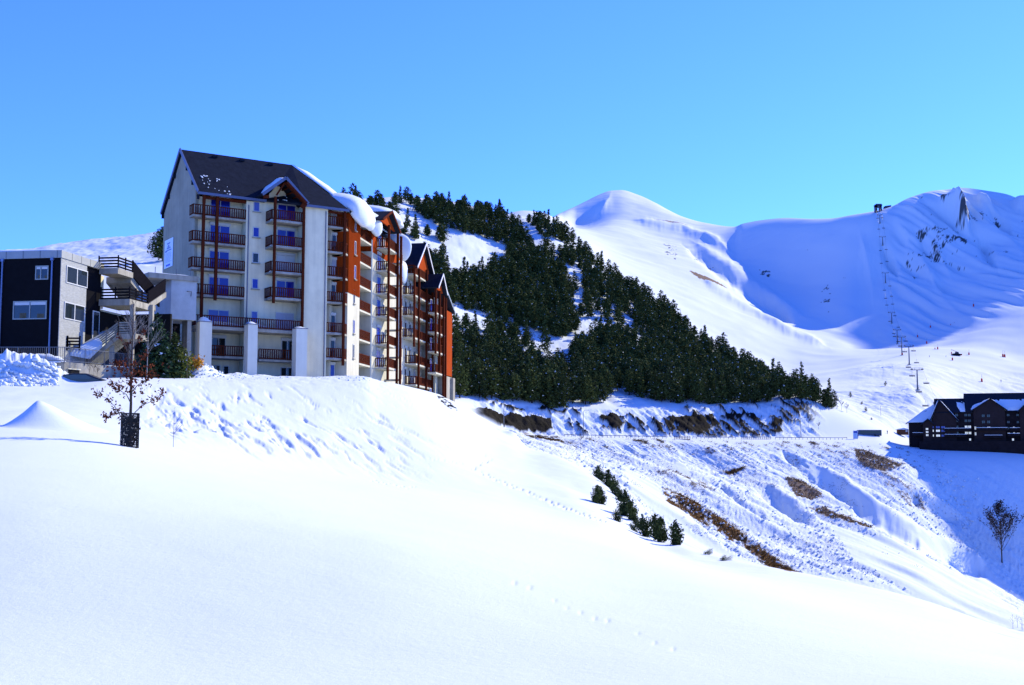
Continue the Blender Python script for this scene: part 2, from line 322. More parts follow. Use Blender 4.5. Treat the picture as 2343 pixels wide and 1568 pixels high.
# forest slope
fo = seg(13.2, 16.2, 0.3); dz += fo * (1.6 * fbm(TX / 18, TY / 18, 4, 71) + 0.35 * fbm(TX / 3.5, TY / 7, 3, 73))
# piste side and far slopes
pi = seg(14.0, 18.2, 0.3) * sm(UU, 1880, 2000); dz += pi * (0.9 * fbm(TX / 9, TY / 14, 4, 75) + 0.35 * fbm((TX + TZ) / 3.0, TY / 6.0, 3, 77))
far = seg(17.2, 21.9, 0.3)
dz += far * (5.0 * fbm(TX / 110, TY / 140, 4, 81) + 0.25 * fbm((TX + TY) / 14, TY / 40, 3, 83))
# rough edge on the first summit, shallow gullies on its flank
line_add([(1560,555),(1620,600),(1680,650),(1750,700),(1830,745)], 12, -8, 17.2, 21.5)
line_add([(1575,545),(1640,590),(1700,632),(1770,682),(1850,732)], 12, 4, 17.2, 21.5)
line_add([(1600,640),(1700,700),(1800,760),(1900,800)], 9, 4, 17.2, 21.5)
line_add([(1440,500),(1500,515),(1560,520),(1620,545),(1680,580)], 9, 5, 19, 21.8)
patch([(1577,624),(1592,628),(1650,655),(1668,664),(1640,660),(1598,642)], 3, 0, BROWN, .9, 20, 43)
patch([(1490,502),(1540,508),(1575,516),(1530,514)], 2, 0.0, BROWN, .7, 20, 45, (8, 8))
patch([(1510,550),(1550,560),(1545,600),(1520,580)], 5, 0.25, ROCK, .9, 14, 47, (6, 6))
patch([(1560,560),(1640,610),(1600,600)], 5, 0.35, ROCK, .9, 14, 48, (6, 6))
patch([(2060,560),(2110,590),(2130,640),(2095,640),(2075,600)], 5, 0.3, ROCK, .9, 14, 49, (5, 12))
patch([(2130,520),(2250,600),(2260,640),(2180,590)], 6, 0.42, ROCK, .9, 14, 49, (5, 12))
patch([(1880,630),(1900,660),(1895,720),(1875,690)], 4, 0.3, ROCK, .9, 14, 53, (5, 8))
patch([(1735,618),(1765,622),(1760,632),(1740,630)], 3, 0.1, ROCK, .9, 10, 54, (5, 8))
# ribs below the right summit that catch the sun
def rib_far(pts, wd, h):
    line_add(pts, wd, h, 19.5, 21.95, .35)
for pts, wd, h in [([(2165,434),(2190,470),(2200,495),(2225,540)], 12, 19), ([(2140,455),(2190,490),(2225,545)], 8, 12), ([(2215,438),(2250,460),(2290,490)], 11, 17), ([(2300,450),(2343,478),(2400,520)], 12, 17),
                   ([(2060,520),(2110,600),(2160,690)], 18, 10), ([(2120,540),(2180,640)], 15, 8), ([(1960,500),(1990,620),(2000,700)], 30, 6)]:
    rib_far(pts, wd, h)
for pts in [[(2090,520),(2140,610)], [(2010,540),(2060,650)], [(2230,520),(2290,640)], [(2250,460),(2330,560)]]:
    rib_far(pts, 13, -9)
cr_ = (TX + .58 * TZ) + 14 * fbm(TX / 90, TZ / 60, 3, 85)
ridg = (1 - np.abs(fbm(cr_ / 42.0, TZ / 150.0, 4, 86, .55)) * 2.2)
zone_r = seg(19.8, 21.99, .3) * sm(UU, 1990, 2090)
dz += zone_r * 9.0 * (ridg - .5)
dz += seg(19.0, 21.9, .4) * sm(UU, 1680, 1800) * (1 - sm(UU, 1990, 2090)) * 3.0 * fbm(cr_ / 60.0, TZ / 120.0, 3, 87)
line_add([(1398,438),(1394,455),(1380,478),(1350,512)], 11, 4.5, 20.2, 21.99, .2)
patch([(2060,470),(2120,450),(2343,500),(2343,640),(2230,620),(2120,600)], 5, 0.40, ROCK, .9, 14, 49, (6, 16))
# lower-right piste basin
trough([(2080,875),(2110,900),(2150,960)], 9, 4, 14, 18)
# footprints
def foot(pts, dep, size, step):
    global dz
    # cumulative stations along the line
    n = 0
    for (x1, y1), (x2, y2) in zip(pts[:-1], pts[1:]):
        L = math.hypot(x2 - x1, y2 - y1); m = max(1, int(L / step))
        for i in range(m):
            t = i / m; cu = x1 + (x2 - x1) * t; cv = y1 + (y2 - y1) * t; n += 1
            nx, ny = -(y2 - y1) / L, (x2 - x1) / L; s_ = (1 if n % 2 else -1) * size * 0.55
            cu += nx * s_ + random.uniform(-2, 2); cv += ny * s_ * .8 + random.uniform(-.8, .8); dp_ = dep * random.uniform(.35, 1.1)
            if random.random() < .12: continue
            j0, j1 = np.searchsorted(US, [cu - 9, cu + 9])
            blk = (slice(0, NR_NEAR), slice(j0, j1))
            dz[blk] -= dp_ * np.exp(-((UU[blk] - cu) / size) ** 2 - ((TV[blk] - cv) / (size * .55)) ** 2)
NR_NEAR = int(np.searchsorted(ROWK, 4.05))
foot([(1100,1040),(1122,1050),(1078,1072),(1140,1100),(1200,1125),(1260,1150),(1330,1175),(1390,1195)], 0.13, 3.2, 7.0)
foot([(800,880),(860,892),(930,915),(1000,960),(1060,1010)], 0.06, 2.4, 8)
foot([(840,1058),(900,1050),(1000,1052),(1075,1062)], 0.05, 2.2, 8)
foot([(850,1100),(930,1118),(960,1112)], 0.05, 2.2, 8)
foot([(1180,1330),(1240,1360),(1330,1400),(1420,1430),(1500,1465),(1580,1500)], 0.018, 5.0, 31)
TZ = TZ + dz
TX = calc_x(); TV = project_all()
# running minimum: which rows can be seen
VM = np.minimum.accumulate(np.where(np.arange(NR)[:, None] > 14, TV, 5000), axis=0)
def G(u, v, kmin=None, kmax=None):
    """ground point seen at pixel (u, v); kmin: only beyond that feature line"""
    j = int(np.clip(np.searchsorted(US, u), 1, NU - 1))
    if US[j] - u > u - US[j - 1]: j -= 1
    col = TV[:, j]
    i0 = 15 if kmin is None else int(np.searchsorted(ROWK, kmin))
    vm = np.minimum.accumulate(col[i0:]); i = int(np.argmax(vm <= v)) + i0
    if kmax is not None:
        i1 = int(np.searchsorted(ROWK, kmax))
        if i > i1: i = i0 + int(np.argmin(col[i0:i1]))
    if vm[-1] > v: i = int(np.argmin(col))
    return Vector((TX[i, j], TY[i, j], TZ[i, j]))
# build the sheet
def sheet_mesh(name, X, Y, Z, attrs, m):
    nr, nc = X.shape
    me = bpy.data.meshes.new(name)
    co = np.stack([X, Y, Z], axis=-1).reshape(-1, 3).astype(np.float32)
    idx = np.arange(nr * nc).reshape(nr, nc)
    q_ = np.stack([idx[:-1, :-1], idx[:-1, 1:], idx[1:, 1:], idx[1:, :-1]], axis=-1).reshape(-1, 4)
    nf = len(q_)
    me.vertices.add(len(co)); me.vertices.foreach_set('co', co.ravel())
    me.loops.add(nf * 4); me.loops.foreach_set('vertex_index', q_.ravel().astype(np.int32))
    me.polygons.add(nf); me.polygons.foreach_set('loop_start', np.arange(0, nf * 4, 4, dtype=np.int32))
    me.update(calc_edges=True)
    me.polygons.foreach_set('use_smooth', np.ones(nf, bool))
    for an, arr in attrs.items():
        at = me.attributes.new(an, 'FLOAT', 'POINT'); at.data.foreach_set('value', arr.reshape(-1).astype(np.float32))
    me.materials.append(m)
    o = bpy.data.objects.new(name, me); COL.objects.link(o); return o
def ground_material():
    m = bpy.data.materials.new('snow_ground'); m.use_nodes = True; t = m.node_tree; b = t.nodes['Principled BSDF']
    N = t.nodes.new; Lk = t.links.new
    b.inputs['Roughness'].default_value = 0.85; b.inputs['Specular IOR Level'].default_value = 0.03
    tc = N('ShaderNodeTexCoord')
    def attr(n):
        a_ = N('ShaderNodeAttribute'); a_.attribute_name = n; return a_.outputs['Fac']
    def noise(sc, det=6, ro=.6, mp=None):
        n = N('ShaderNodeTexNoise'); n.inputs['Scale'].default_value = sc; n.inputs['Detail'].default_value = det; n.inputs['Roughness'].default_value = ro
        if mp:
            g = N('ShaderNodeMapping'); g.inputs['Scale'].default_value = mp; Lk(tc.outputs['Object'], g.inputs[0]); Lk(g.outputs[0], n.inputs['Vector'])
        else: Lk(tc.outputs['Object'], n.inputs['Vector'])
        return n.outputs[0]
    def ramp(i, p0, p1, c0, c1):
        r = N('ShaderNodeValToRGB'); r.color_ramp.elements[0].position = p0; r.color_ramp.elements[1].position = p1
        r.color_ramp.elements[0].color = (*c0, 1); r.color_ramp.elements[1].color = (*c1, 1); Lk(i, r.inputs[0]); return r.outputs[0]
    def mix(f, a_, b_):
        x = N('ShaderNodeMix'); x.data_type = 'RGBA'; Lk(f, x.inputs[0])
        for s_, v_ in ((6, a_), (7, b_)):
            if isinstance(v_, tuple): x.inputs[s_].default_value = (*v_, 1)
            else: Lk(v_, x.inputs[s_])
        return x.outputs[2]
    brown = ramp(noise(1.3, 9, .8, (1.6, .5, 1.6)), .38, .62, (0.045, 0.020, 0.008), (0.26, 0.14, 0.05))
    rock = ramp(noise(0.35, 8, .7), .35, .7, (0.003, 0.003, 0.003), (0.022, 0.019, 0.017))
    # grass tufts poking through the debris
    c = mix(attr('brown'), SNOWC, brown)
    c = mix(attr('rock'), c, rock)
    Lk(c, b.inputs['Base Color'])
    bp = N('ShaderNodeBump'); bp.inputs['Distance'].default_value = 0.35
    mm = N('ShaderNodeMath'); mm.operation = 'MULTIPLY_ADD'; Lk(attr('rough'), mm.inputs[0]); mm.inputs[1].default_value = 0.75; mm.inputs[2].default_value = 0.035
    Lk(mm.outputs[0], bp.inputs['Strength']); Lk(noise(0.9, 8, .7), bp.inputs['Height'])
    b2 = N('ShaderNodeBump'); b2.inputs['Distance'].default_value = 0.02; b2.inputs['Strength'].default_value = 0.5; Lk(noise(7.0, 6, .75), b2.inputs['Height']); Lk(bp.outputs[0], b2.inputs['Normal'])
    Lk(b2.outputs[0], b.inputs['Normal'])
    return m
GM = ground_material()
g = sheet_mesh('ground', TX, TY, TZ, {'rock': ROCK, 'brown': BROWN, 'rough': np.clip(ROUGH + cut + up * .6 + pi * .35 + fo * .2, 0, 1)}, GM)
tag(g, kind='structure')
# unseen ridges added right of the frame, shaped back from the wanted shadow edges
def ridge_from_shadow(name, pts, drop, lift=0):
    n = len(pts); me = bmesh.new(); rows = []
    for (p, t) in pts:
        c = Vector(p) + S * t + Vector((0, 0, lift))
        sh = Vector((S.x, S.y, 0)).normalized()
        side = Vector((sh.y, -sh.x, 0))
        rows.append([me.verts.new(c - sh * (drop * .06) + Vector((0, 0, -drop))), me.verts.new(c - sh * (drop * .02) + Vector((0, 0, -drop * .35))), me.verts.new(c), me.verts.new(c + sh * drop * .5 + Vector((0, 0, -drop * .3))), me.verts.new(c + sh * drop * 1.5 + Vector((0, 0, -drop)))])
    for a_, b_ in zip(rows[:-1], rows[1:]):
        for i in range(4): me.faces.new((a_[i], a_[i + 1], b_[i + 1], b_[i]))
    me.faces.new(rows[0]); me.faces.new(list(reversed(rows[-1])))
    d = bpy.data.meshes.new(name); me.to_mesh(d); me.free(); d.materials.append(GM)
    o = bpy.data.objects.new(name, d); COL.objects.link(o); tag(o, kind='structure'); return o
def shadow_line(uvt, sub=6, kmin=None, jag=0):
    out = []
    for (a_, b_) in zip(uvt[:-1], uvt[1:]):
        for i in range(sub):
            s_ = i / sub
            u, v, t = [a_[k] + (b_[k] - a_[k]) * s_ for k in range(3)]
            out.append((G(u + random.uniform(-jag, jag), v + random.uniform(-jag, jag), kmin), t))
    out.append((G(uvt[-1][0], uvt[-1][1], kmin), uvt[-1][2]))
    return out
ridge_from_shadow('bowl_shade_ridge', shadow_line([(1672,522,2600),(1705,550,2500),(1715,580,2500),(1785,610,2350),(1745,640,2300),(1790,680,2200),(1840,715,2100),(1900,742,2000),(1945,748,1950),(1905,765,1900),(1950,790,1850),(1960,800,1850),(2040,797,1800),(2110,790,1750),(2180,762,1700),(2230,735,1600),(2290,700,1500),(2343,680,1400)], 5, 16, 1), 900, -5)  # added out of view to cast the shadow over the bowl
ridge_from_shadow('ravine_shade_ridge', shadow_line([(2150,988,340),(2150,1006,330),(2190,1016,330),(2235,1027,320),(2285,1050,310),(2325,1085,300),(2335,1100,300),(2368,1140,290),(2378,1190,285),(2385,1230,280),(2378,1285,280),(2402,1322,270),(2450,1368,250),(2490,1400,240)], 4, 8.5, 1.5), 160, 16)  # added out of view to shade the ravine and the hotel
# ---------------------------------------------------------------- mesh builder
class MB:
    def __init__(s): s.v = []; s.f = []; s.m = []; s.smooth = False
    def add(s, vs, fs, mi=0):
        n = len(s.v); s.v += [tuple(p) for p in vs]; s.f += [tuple(i + n for i in f) for f in fs]; s.m += [mi] * len(fs); return s
    def hexa(s, b, t, mi=0):          # bottom ring, top ring of 4
        return s.add(list(b) + list(t), [(3, 2, 1, 0), (4, 5, 6, 7), (0, 1, 5, 4), (1, 2, 6, 5), (2, 3, 7, 6), (3, 0, 4, 7)], mi)
    def box(s, x0, x1, y0, y1, z0, z1, mi=0):
        return s.hexa([(x0, y0, z0), (x1, y0, z0), (x1, y1, z0), (x0, y1, z0)], [(x0, y0, z1), (x1, y0, z1), (x1, y1, z1), (x0, y1, z1)], mi)
    def prism(s, pts, off, mi=0):     # polygon extruded by a vector
        n = len(pts); o = Vector(off); a = [Vector(p) for p in pts]; b = [p + o for p in a]
        return s.add(a + b, [tuple(reversed(range(n))), tuple(range(n, 2 * n))] + [(i, (i + 1) % n, n + (i + 1) % n, n + i) for i in range(n)], mi)
    def tube(s, p, r, n=6, mi=0):     # through points with radii
        p = [Vector(q) for q in p]; r = r if isinstance(r, (list, tuple)) else [r] * len(p)
        vs = []; fs = []
        for i, q in enumerate(p):
            d = (p[min(i + 1, len(p) - 1)] - p[max(i - 1, 0)]).normalized()
            a = d.cross(Vector((0, 0, 1)) if abs(d.z) < .9 else Vector((1, 0, 0))).normalized(); b = d.cross(a)
            for k in range(n):
                t = 2 * math.pi * k / n; vs.append(q + (a * math.cos(t) + b * math.sin(t)) * r[i])
        for i in range(len(p) - 1):
            for k in range(n): fs.append((i * n + k, i * n + (k + 1) % n, (i + 1) * n + (k + 1) % n, (i + 1) * n + k))
        fs += [tuple(range(n)), tuple(reversed(range((len(p) - 1) * n, len(p) * n)))]
        return s.add(vs, fs, mi)
    def bar(s, p, q, w, h, mi=0):     # rectangular bar between two points, h vertical
        p = Vector(p); q = Vector(q); d = (q - p).normalized(); sd = d.cross(Vector((0, 0, 1)))
        sd = (sd.normalized() if sd.length > 1e-4 else Vector((1, 0, 0))) * w / 2; u = sd.cross(d).normalized() * h / 2
        return s.hexa([p - sd - u, p + sd - u, p + sd + u, p - sd + u], [q - sd - u, q + sd - u, q + sd + u, q - sd + u], mi)
    def build(s, name, mats, parent=None, smooth=False, loc=None):
        if not isinstance(mats, (list, tuple)): mats = [mats]
        me = bpy.data.meshes.new(name); me.from_pydata([tuple(v) for v in s.v], [], s.f)
        bm = bmesh.new(); bm.from_mesh(me); bmesh.ops.recalc_face_normals(bm, faces=bm.faces[:]); bm.to_mesh(me); bm.free()
        for m in mats: me.materials.append(m)
        if len(mats) > 1: me.polygons.foreach_set('material_index', s.m)
        if smooth: me.polygons.foreach_set('use_smooth', [True] * len(me.polygons))
        o = bpy.data.objects.new(name, me); COL.objects.link(o)
        if parent: o.parent = parent
        if loc: o.location = loc
        return o
def empty(name, loc=(0, 0, 0), rz=0.0):
    o = bpy.data.objects.new(name, None); o.empty_display_size = .5; COL.objects.link(o); o.location = loc; o.rotation_euler = (0, 0, rz); return o
def kids(o): return [c for c in bpy.data.objects if c.parent == o]
class Proto:
    """a thing with parts; copies() makes further individuals"""
    def __init__(s, root): s.root = root; s.tree = s.walk(root)
    def walk(s, o): return (o, [s.walk(c) for c in kids(o)])
    def copy(s):
        def go(t, par):
            c = t[0].copy(); COL.objects.link(c); c.parent = par
            for k in t[1]: go(k, c)
            return c
        return go(s.tree, None)
# local frames: a along the wall, b outward, z up, expressed in world axes
class Frame:
    def __init__(s, O, ex):
        s.O = Vector((O[0], O[1])); s.ex = Vector(ex).normalized(); s.n = Vector((s.ex.y, -s.ex.x))
    def w(s, a, b, z): q = s.O + s.ex * a + s.n * b; return (q.x, q.y, z)
    def a_at(s, u, b=0.0, z=17.0):     # position along the wall seen in column u
        k = (u - CX) / F; o = s.O + s.n * b
        return (k * (o.y * CT + z * ST) - o.x) / (s.ex.x - k * s.ex.y * CT)
    def box(s, m, a0, a1, b0, b1, z0, z1, mi=0):
        return m.hexa([s.w(a0, b0, z0), s.w(a1, b0, z0), s.w(a1, b1, z0), s.w(a0, b1, z0)], [s.w(a0, b0, z1), s.w(a1, b0, z1), s.w(a1, b1, z1), s.w(a0, b1, z1)], mi)
    def z_at(s, v, a, b=0.0):
        q = s.w(a, b, 0); y = q[1]; return y * (F * ST + (CY - v) * CT) / (F * CT - (CY - v) * ST)
# ---------------------------------------------------------------- materials
M = dict(
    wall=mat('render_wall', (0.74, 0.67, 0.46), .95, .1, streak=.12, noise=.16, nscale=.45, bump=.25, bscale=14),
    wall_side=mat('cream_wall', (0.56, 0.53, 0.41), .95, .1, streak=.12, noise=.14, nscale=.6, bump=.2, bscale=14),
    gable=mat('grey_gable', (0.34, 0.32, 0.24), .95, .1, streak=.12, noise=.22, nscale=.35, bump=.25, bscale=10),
    pier=mat('white_pier', (0.74, 0.70, 0.56), .95, .1, streak=.06, noise=.08, nscale=.6, bump=.15, bscale=10),
    concrete=mat('concrete', (0.38, 0.35, 0.28), .95, .1, streak=.3, noise=.28, nscale=.8, bump=.3, bscale=9),
    rail=mat('brown_wood', (0.085, 0.018, 0.008), .85, .1, noise=.35, nscale=3.0, stretch=(1, 1, .3)),
    clad=mat('red_cladding', (0.33, 0.048, 0.007), .85, .1, noise=.3, nscale=2.2, stretch=(2, 2, .15)),
    slate=mat('slate', (0.016, 0.020, 0.031), .9, .08, noise=.3, nscale=1.6, bump=.5, bscale=5),
    fascia=mat('zinc', (0.10, 0.12, 0.19), .45, .5, metal=.3, noise=.1, nscale=2),
    frame=mat('white_frame', (0.50, 0.51, 0.50), .5, .4, noise=.05, nscale=3),
    shutter=mat('white_shutter', (0.56, 0.56, 0.53), .6, .3, noise=.05, nscale=5, stretch=(.2, .2, 8)),
    dark=mat('dark_opening', (0.012, 0.012, 0.013), .7, .2, noise=.3, nscale=2),
    snow=mat('snow', SNOWC, .65, .25, noise=.02, nscale=1, bump=.25, bscale=2.5),
    white=mat('white_paint', (0.58, 0.58, 0.57), .5, .3, noise=.04, nscale=4),
    charcoal=mat('charcoal_cladding', (0.009, 0.009, 0.011), .95, .05, noise=.2, nscale=2.2, bump=.2, bscale=12),
    stone=mat('pale_slate_cladding', (0.36, 0.365, 0.345), .8, .3, noise=.3, nscale=2.8, bump=.5, bscale=8, stretch=(1, 1, 4)),
    metal=mat('grey_metal', (0.10, 0.11, 0.13), .5, .5, metal=.6, noise=.2, nscale=5),
    bark=mat('bark', (0.06, 0.045, 0.035), .9, .2, noise=.4, nscale=6),
)
def glass(name, col):
    m = mat(name, col, .06, .5, noise=.2, nscale=.5); return m
M['glass'] = glass('sky_tint_glass', (0.010, 0.02, 0.28))  # blue of reflected sky and of curtains put into the base colour
M['glass_dark'] = glass('dark_glass', (0.012, 0.018, 0.020))
M['curtain'] = mat('net_curtain', (0.42, 0.41, 0.45), .9, .1, noise=.15, nscale=9, stretch=(6, 6, .4))
M['glass_pale'] = glass('curtained_glass', (.06, .08, .30)); RWIN = random.Random(2)
# ---------------------------------------------------------------- apartment building
FR = Frame((0, 0), (0.838, 0.546))
_x = (459.5 - CX) / F * (118 * CT + 17 * ST)
FR.O = Vector((_x, 118.0))
fa = FR.a_at
BO = 1.8                                   # outer plane of the right half of the front
aC = fa(788, BO); Cc = FR.w(aC, BO, 0)
WR = Frame((Cc[0], Cc[1]), (math.sin(math.radians(8.6)), math.cos(math.radians(8.6))))
wa = WR.a_at
BASE = 4.0
RT = [24.9, 22.2, 19.5, 16.8, 13.5, 10.8]   # top of the balcony rails, floor by floor
SL = [r - 1.08 for r in RT]                 # floor slabs
ap = empty('apartment_building', FR.w(8, -4, 7.0)); AO = Vector(ap.location)
tag(ap, 'tall pale apartment block with dark steep roof and brown wooden balconies stacked on every floor', 'building')
def part(mb, name, m, parent=None, smooth=False):
    o = mb.build(name, m, None, smooth)
    root = parent or ap
    o.parent = root; o.matrix_parent_inverse = Matrix.Identity(4)
    o.location = -wloc(root)
    return o
def wloc(o):
    v = Vector((0, 0, 0))
    while o: v += Vector(o.location); o = o.parent
    return v
def railing(fr, path, z, m, gap=.23, hgt=1.05):
    """path: list of (a, b) on the outer edge; z slab top"""
    for (a0, b0), (a1, b1) in zip(path[:-1], path[1:]):
        L = math.hypot(a1 - a0, b1 - b0)
        m.bar(fr.w(a0, b0, z + hgt), fr.w(a1, b1, z + hgt), .09, .09)
        m.bar(fr.w(a0, b0, z + .13), fr.w(a1, b1, z + .13), .06, .12)
        n = max(2, int(L / gap))
        for i in range(n + 1):
            t = i / n; a = a0 + (a1 - a0) * t; b = b0 + (b1 - b0) * t
            da = (a1 - a0) / L * .055; db = (b1 - b0) / L * .055; na, nb = -db * .3, da * .3
            bt = [fr.w(a - da - na, b - db - nb, z + .05), fr.w(a + da - na, b + db - nb, z + .05), fr.w(a + da + na, b + db + nb, z + .05), fr.w(a - da + na, b - db + nb, z + .05)]
            tp = [(p[0], p[1], z + hgt - .02) for p in bt]
            m.hexa(bt, tp)
def balcony(fr, a0, a1, b0, b1, z, path, m='concrete', posts=None, thick=.2, snow=0):
    mb = MB(); fr.box(mb, a0, a1, b0, b1, z - thick, z)
    o = part(mb, 'balcony', M[m])
    r = MB(); railing(fr, path, z, r); part(r, 'railing', M['rail'], o)
    if snow:
        s = MB(); n = 10
        for i in range(n):
            t0 = i / n; aa = a0 + (a1 - a0) * t0; ab = a0 + (a1 - a0) * (t0 + 1 / n); h = snow * random.uniform(.35, 1)
            fr.box(s, aa, ab, b1 - .55, b1 - .07, z + .004, z + h)
        part(s, 'snow', M['snow'], o)
    return o
def window(fr, a0, a1, b, z0, z1, g='glass', mull=(.5,), fw=.07, box=0.0, root=None, closed=False, curtain=False):
    mb = MB(); d = .06
    fr.box(mb, a0, a1, b + .003, b + d, z1 - fw, z1); fr.box(mb, a0, a1, b + .003, b + d, z0, z0 + fw)
    fr.box(mb, a0, a0 + fw, b + .003, b + d, z0 + fw, z1 - fw); fr.box(mb, a1 - fw, a1, b + .003, b + d, z0 + fw, z1 - fw)
    for t in mull:
        am = a0 + (a1 - a0) * t; fr.box(mb, am - fw * .5, am + fw * .5, b + .003, b + d + .01, z0 + fw, z1 - fw)
    if box: fr.box(mb, a0 - .04, a1 + .04, b + .003, b + .14, z1 + .003, z1 + box)
    o = part(mb, 'window', M['frame'], root)
    p = MB(); fr.box(p, a0 + fw, a1 - fw, b + .006, b + .03, z0 + fw, z1 - fw)
    if g == 'glass' and RWIN.random() < .3: g = 'glass_pale'
    elif g == 'glass_dark' and RWIN.random() < .25: g = 'curtain'
    part(p, 'shutter' if closed else 'pane', M['shutter'] if closed else M[g], o)
    if curtain:
        c = MB(); am = (a0 + a1) / 2
        for sg in (-1, 1):
            e = a0 if sg < 0 else a1
            c.prism([fr.w(e - sg * .1, b + .034, z1 - fw - .02), fr.w(am + sg * .05, b + .034, z1 - fw - .02), fr.w(am + sg * .25, b + .034, z0 + 1.0), fr.w(am + sg * .35, b + .034, z0 + .9)], Vector((*fr.n, 0)) * .006)
        part(c, 'curtain', M['curtain'], o)
    return o
a1L, a1R = 0.0, fa(560)                      # bay 1
a2L, a2R = fa(603), fa(694, BO)              # bay 2
a3L, a3R = a2R, fa(748, BO)                  # solid bay
aEnd = aC
WD = 12.0                                    # depth of the block
EZ = 26.0
# --- walls
w_ = MB()
FR.box(w_, a1L - .05, a1R, -WD, -1.25, BASE, EZ)                  # body behind bay 1
FR.box(w_, a1R, a2R + .003, -WD + .003, 0, BASE + .003, EZ - .15)
FR.box(w_, a3L, a3R, -WD + .006, BO, BASE + .006, EZ - .3)
FR.box(w_, a3R, aEnd - .9, -WD + .009, BO - 1.6, BASE, EZ - .3)
part(w_, 'wall', M['wall'])
# gable wall with the ridge
gm = MB(); zr = 31.75; WM = -6.0
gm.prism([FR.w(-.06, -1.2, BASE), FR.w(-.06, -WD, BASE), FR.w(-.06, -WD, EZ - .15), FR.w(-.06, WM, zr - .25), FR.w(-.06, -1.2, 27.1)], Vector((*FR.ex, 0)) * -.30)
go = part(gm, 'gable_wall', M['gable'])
# vents / pale sun glints on the gable: listed here, none drawn
st = MB()
for u, v0, v1 in [(413, 560, 590), (411, 640, 665), (409, 680, 692), (430, 588, 622), (429, 660, 690), (427, 715, 735)]:
    pass
# --- roof
def thick_face(m, pts, t=.22, mi=0):
    p = [Vector(q) for q in pts]; n = (p[1] - p[0]).cross(p[2] - p[0]).normalized()
    if n.z < 0: n = -n
    m.prism(p, -n * t, mi)
rm = MB()
aR = fa(668, WM, 31.5)
E0 = FR.w(-.55, .35, 26.05); E1 = FR.w(fa(606, .35), .35, 26.1); E1b = FR.w(fa(694, BO + .3), BO + .3, 25.75); E2 = FR.w(aEnd + .25, BO + .3, 25.75)
R0 = FR.w(-.55, WM, zr + .1); R1 = FR.w(aR, WM, zr + .1)
thick_face(rm, [E0, E1, R1, R0]); thick_face(rm, [E1, E1b, R1]); thick_face(rm, [E1b, E2, R1])
B0 = FR.w(-.55, -WD - .35, 26.0)
R1w = Vector(R1)
# wing roof: ridge runs on along the wing
tW = 24.0
def wp(t, b, z): return WR.w(t, b, z)
rb = (R1w.xy - WR.O).dot(WR.n); rt = (R1w.xy - WR.O).dot(WR.ex)
RW = wp(24, rb, 31.6); EW = wp(24, .5, 25.7)
thick_face(rm, [E2, EW, RW, R1])
thick_face(rm, [R0, R1, FR.w(aR, -WD - .35, 26.0), B0])
thick_face(rm, [R1, RW, wp(24, rb - 6.5, 26.0), FR.w(aR, -WD - .35, 25.99)])
ro = part(rm, 'roof', M['slate'])
fz = MB()
fz.bar(FR.w(-.62, .42, 25.98), FR.w(fa(606, .42), .42, 25.98), .12, .26)
part(fz, 'gutter', M['fascia'], ro); fz = MB()
fz.bar(FR.w(fa(694, BO), BO + .38, 25.62), FR.w(aEnd + .28, BO + .38, 25.62), .12, .26)
part(fz, 'gutter', M['fascia'], ro); fz = MB()
fz.bar(FR.w(-.63, .40, 26.1), FR.w(-.63, WM, zr + .1), .10, .34); fz.bar(FR.w(-.63, WM, zr + .1), FR.w(-.63, -WD - .35, 26.0), .10, .34)
part(fz, 'fascia', M['fascia'], ro)
for t in (.03, .35, .68):   # bracket ends under the verge
    for (b_, z__) in ((WM * t + .2, 26.0 + (zr - 26.0) * t - .3), (WM * (2 - t) - .2, 26.0 + (zr - 26.0) * t - .3)):
        bk = MB(); FR.box(bk, -.6, -.37, b_ - .1, b_ + .1, z__ - .45, z__); part(bk, 'bracket', M['slate'], ro)
for t in (.28, .52, .78):
    v_ = MB(); p = Vector(R0).lerp(Vector(R1), t) + Vector((*FR.n, 0)) * .6 + Vector((0, 0, -.45))
    v_.bar(p - Vector((*FR.ex, 0)) * .25, p + Vector((*FR.ex, 0)) * .25, .35, .22); part(v_, 'vent', M['slate'], ro)
# dormer gable over bay 2
dl, dr = fa(598, BO + .5), fa(700, BO + .5); dm = (dl + dr) / 2; zt = FR.z_at(405, dm, BO + .5); ze = FR.z_at(443, dl, BO + .5)
dg = MB()
bb = -3.2
for (aa, az) in ((dl, ze), (dr, FR.z_at(464, dr, BO + .5))):
    thick_face(dg, [FR.w(aa, BO + .55, az), FR.w(dm, BO + .55, zt), FR.w(dm, bb, zt), FR.w(aa, bb, az)], .2)
do = part(dg, 'dormer', M['slate'])
df = MB(); zer = FR.z_at(464, dr, BO + .5)
df.bar(FR.w(dl - .1, BO + .62, ze - .12), FR.w(dm, BO + .62, zt - .1), .09, .3); df.bar(FR.w(dm, BO + .62, zt - .1), FR.w(dr + .1, BO + .62, zer - .12), .09, .3)
part(df, 'bargeboard', M['fascia'], do)
tb = MB(); tb.bar(FR.w(dm - .9, BO + .3, zt - 2.0), FR.w(dm - .05, BO + .3, zt - .6), .16, .16); tb.bar(FR.w(dm + .1, BO + .4, zt - .55), FR.w(dr - .1, BO + .4, zer - .1), .55, .24)
for i in range(5):
    t = i / 5; tb.bar(FR.w(dm + (dr - dm) * t, BO + .45, zt - .55 + (zer - zt + .3) * t), FR.w(dm + (dr - dm) * t, 0.1, zt - .55 + (zer - zt + .3) * t), .12, .12)
tb.bar(FR.w(dr - .5, BO + .3, zer - .55), FR.w(dr - .05, BO + .3, zer + .1), .3, .5); tb.bar(FR.w(dl + .1, BO + .3, ze - .3), FR.w(dl + .7, BO + .3, ze - .2), .2, .3)
part(tb, 'timber', M['rail'], do)
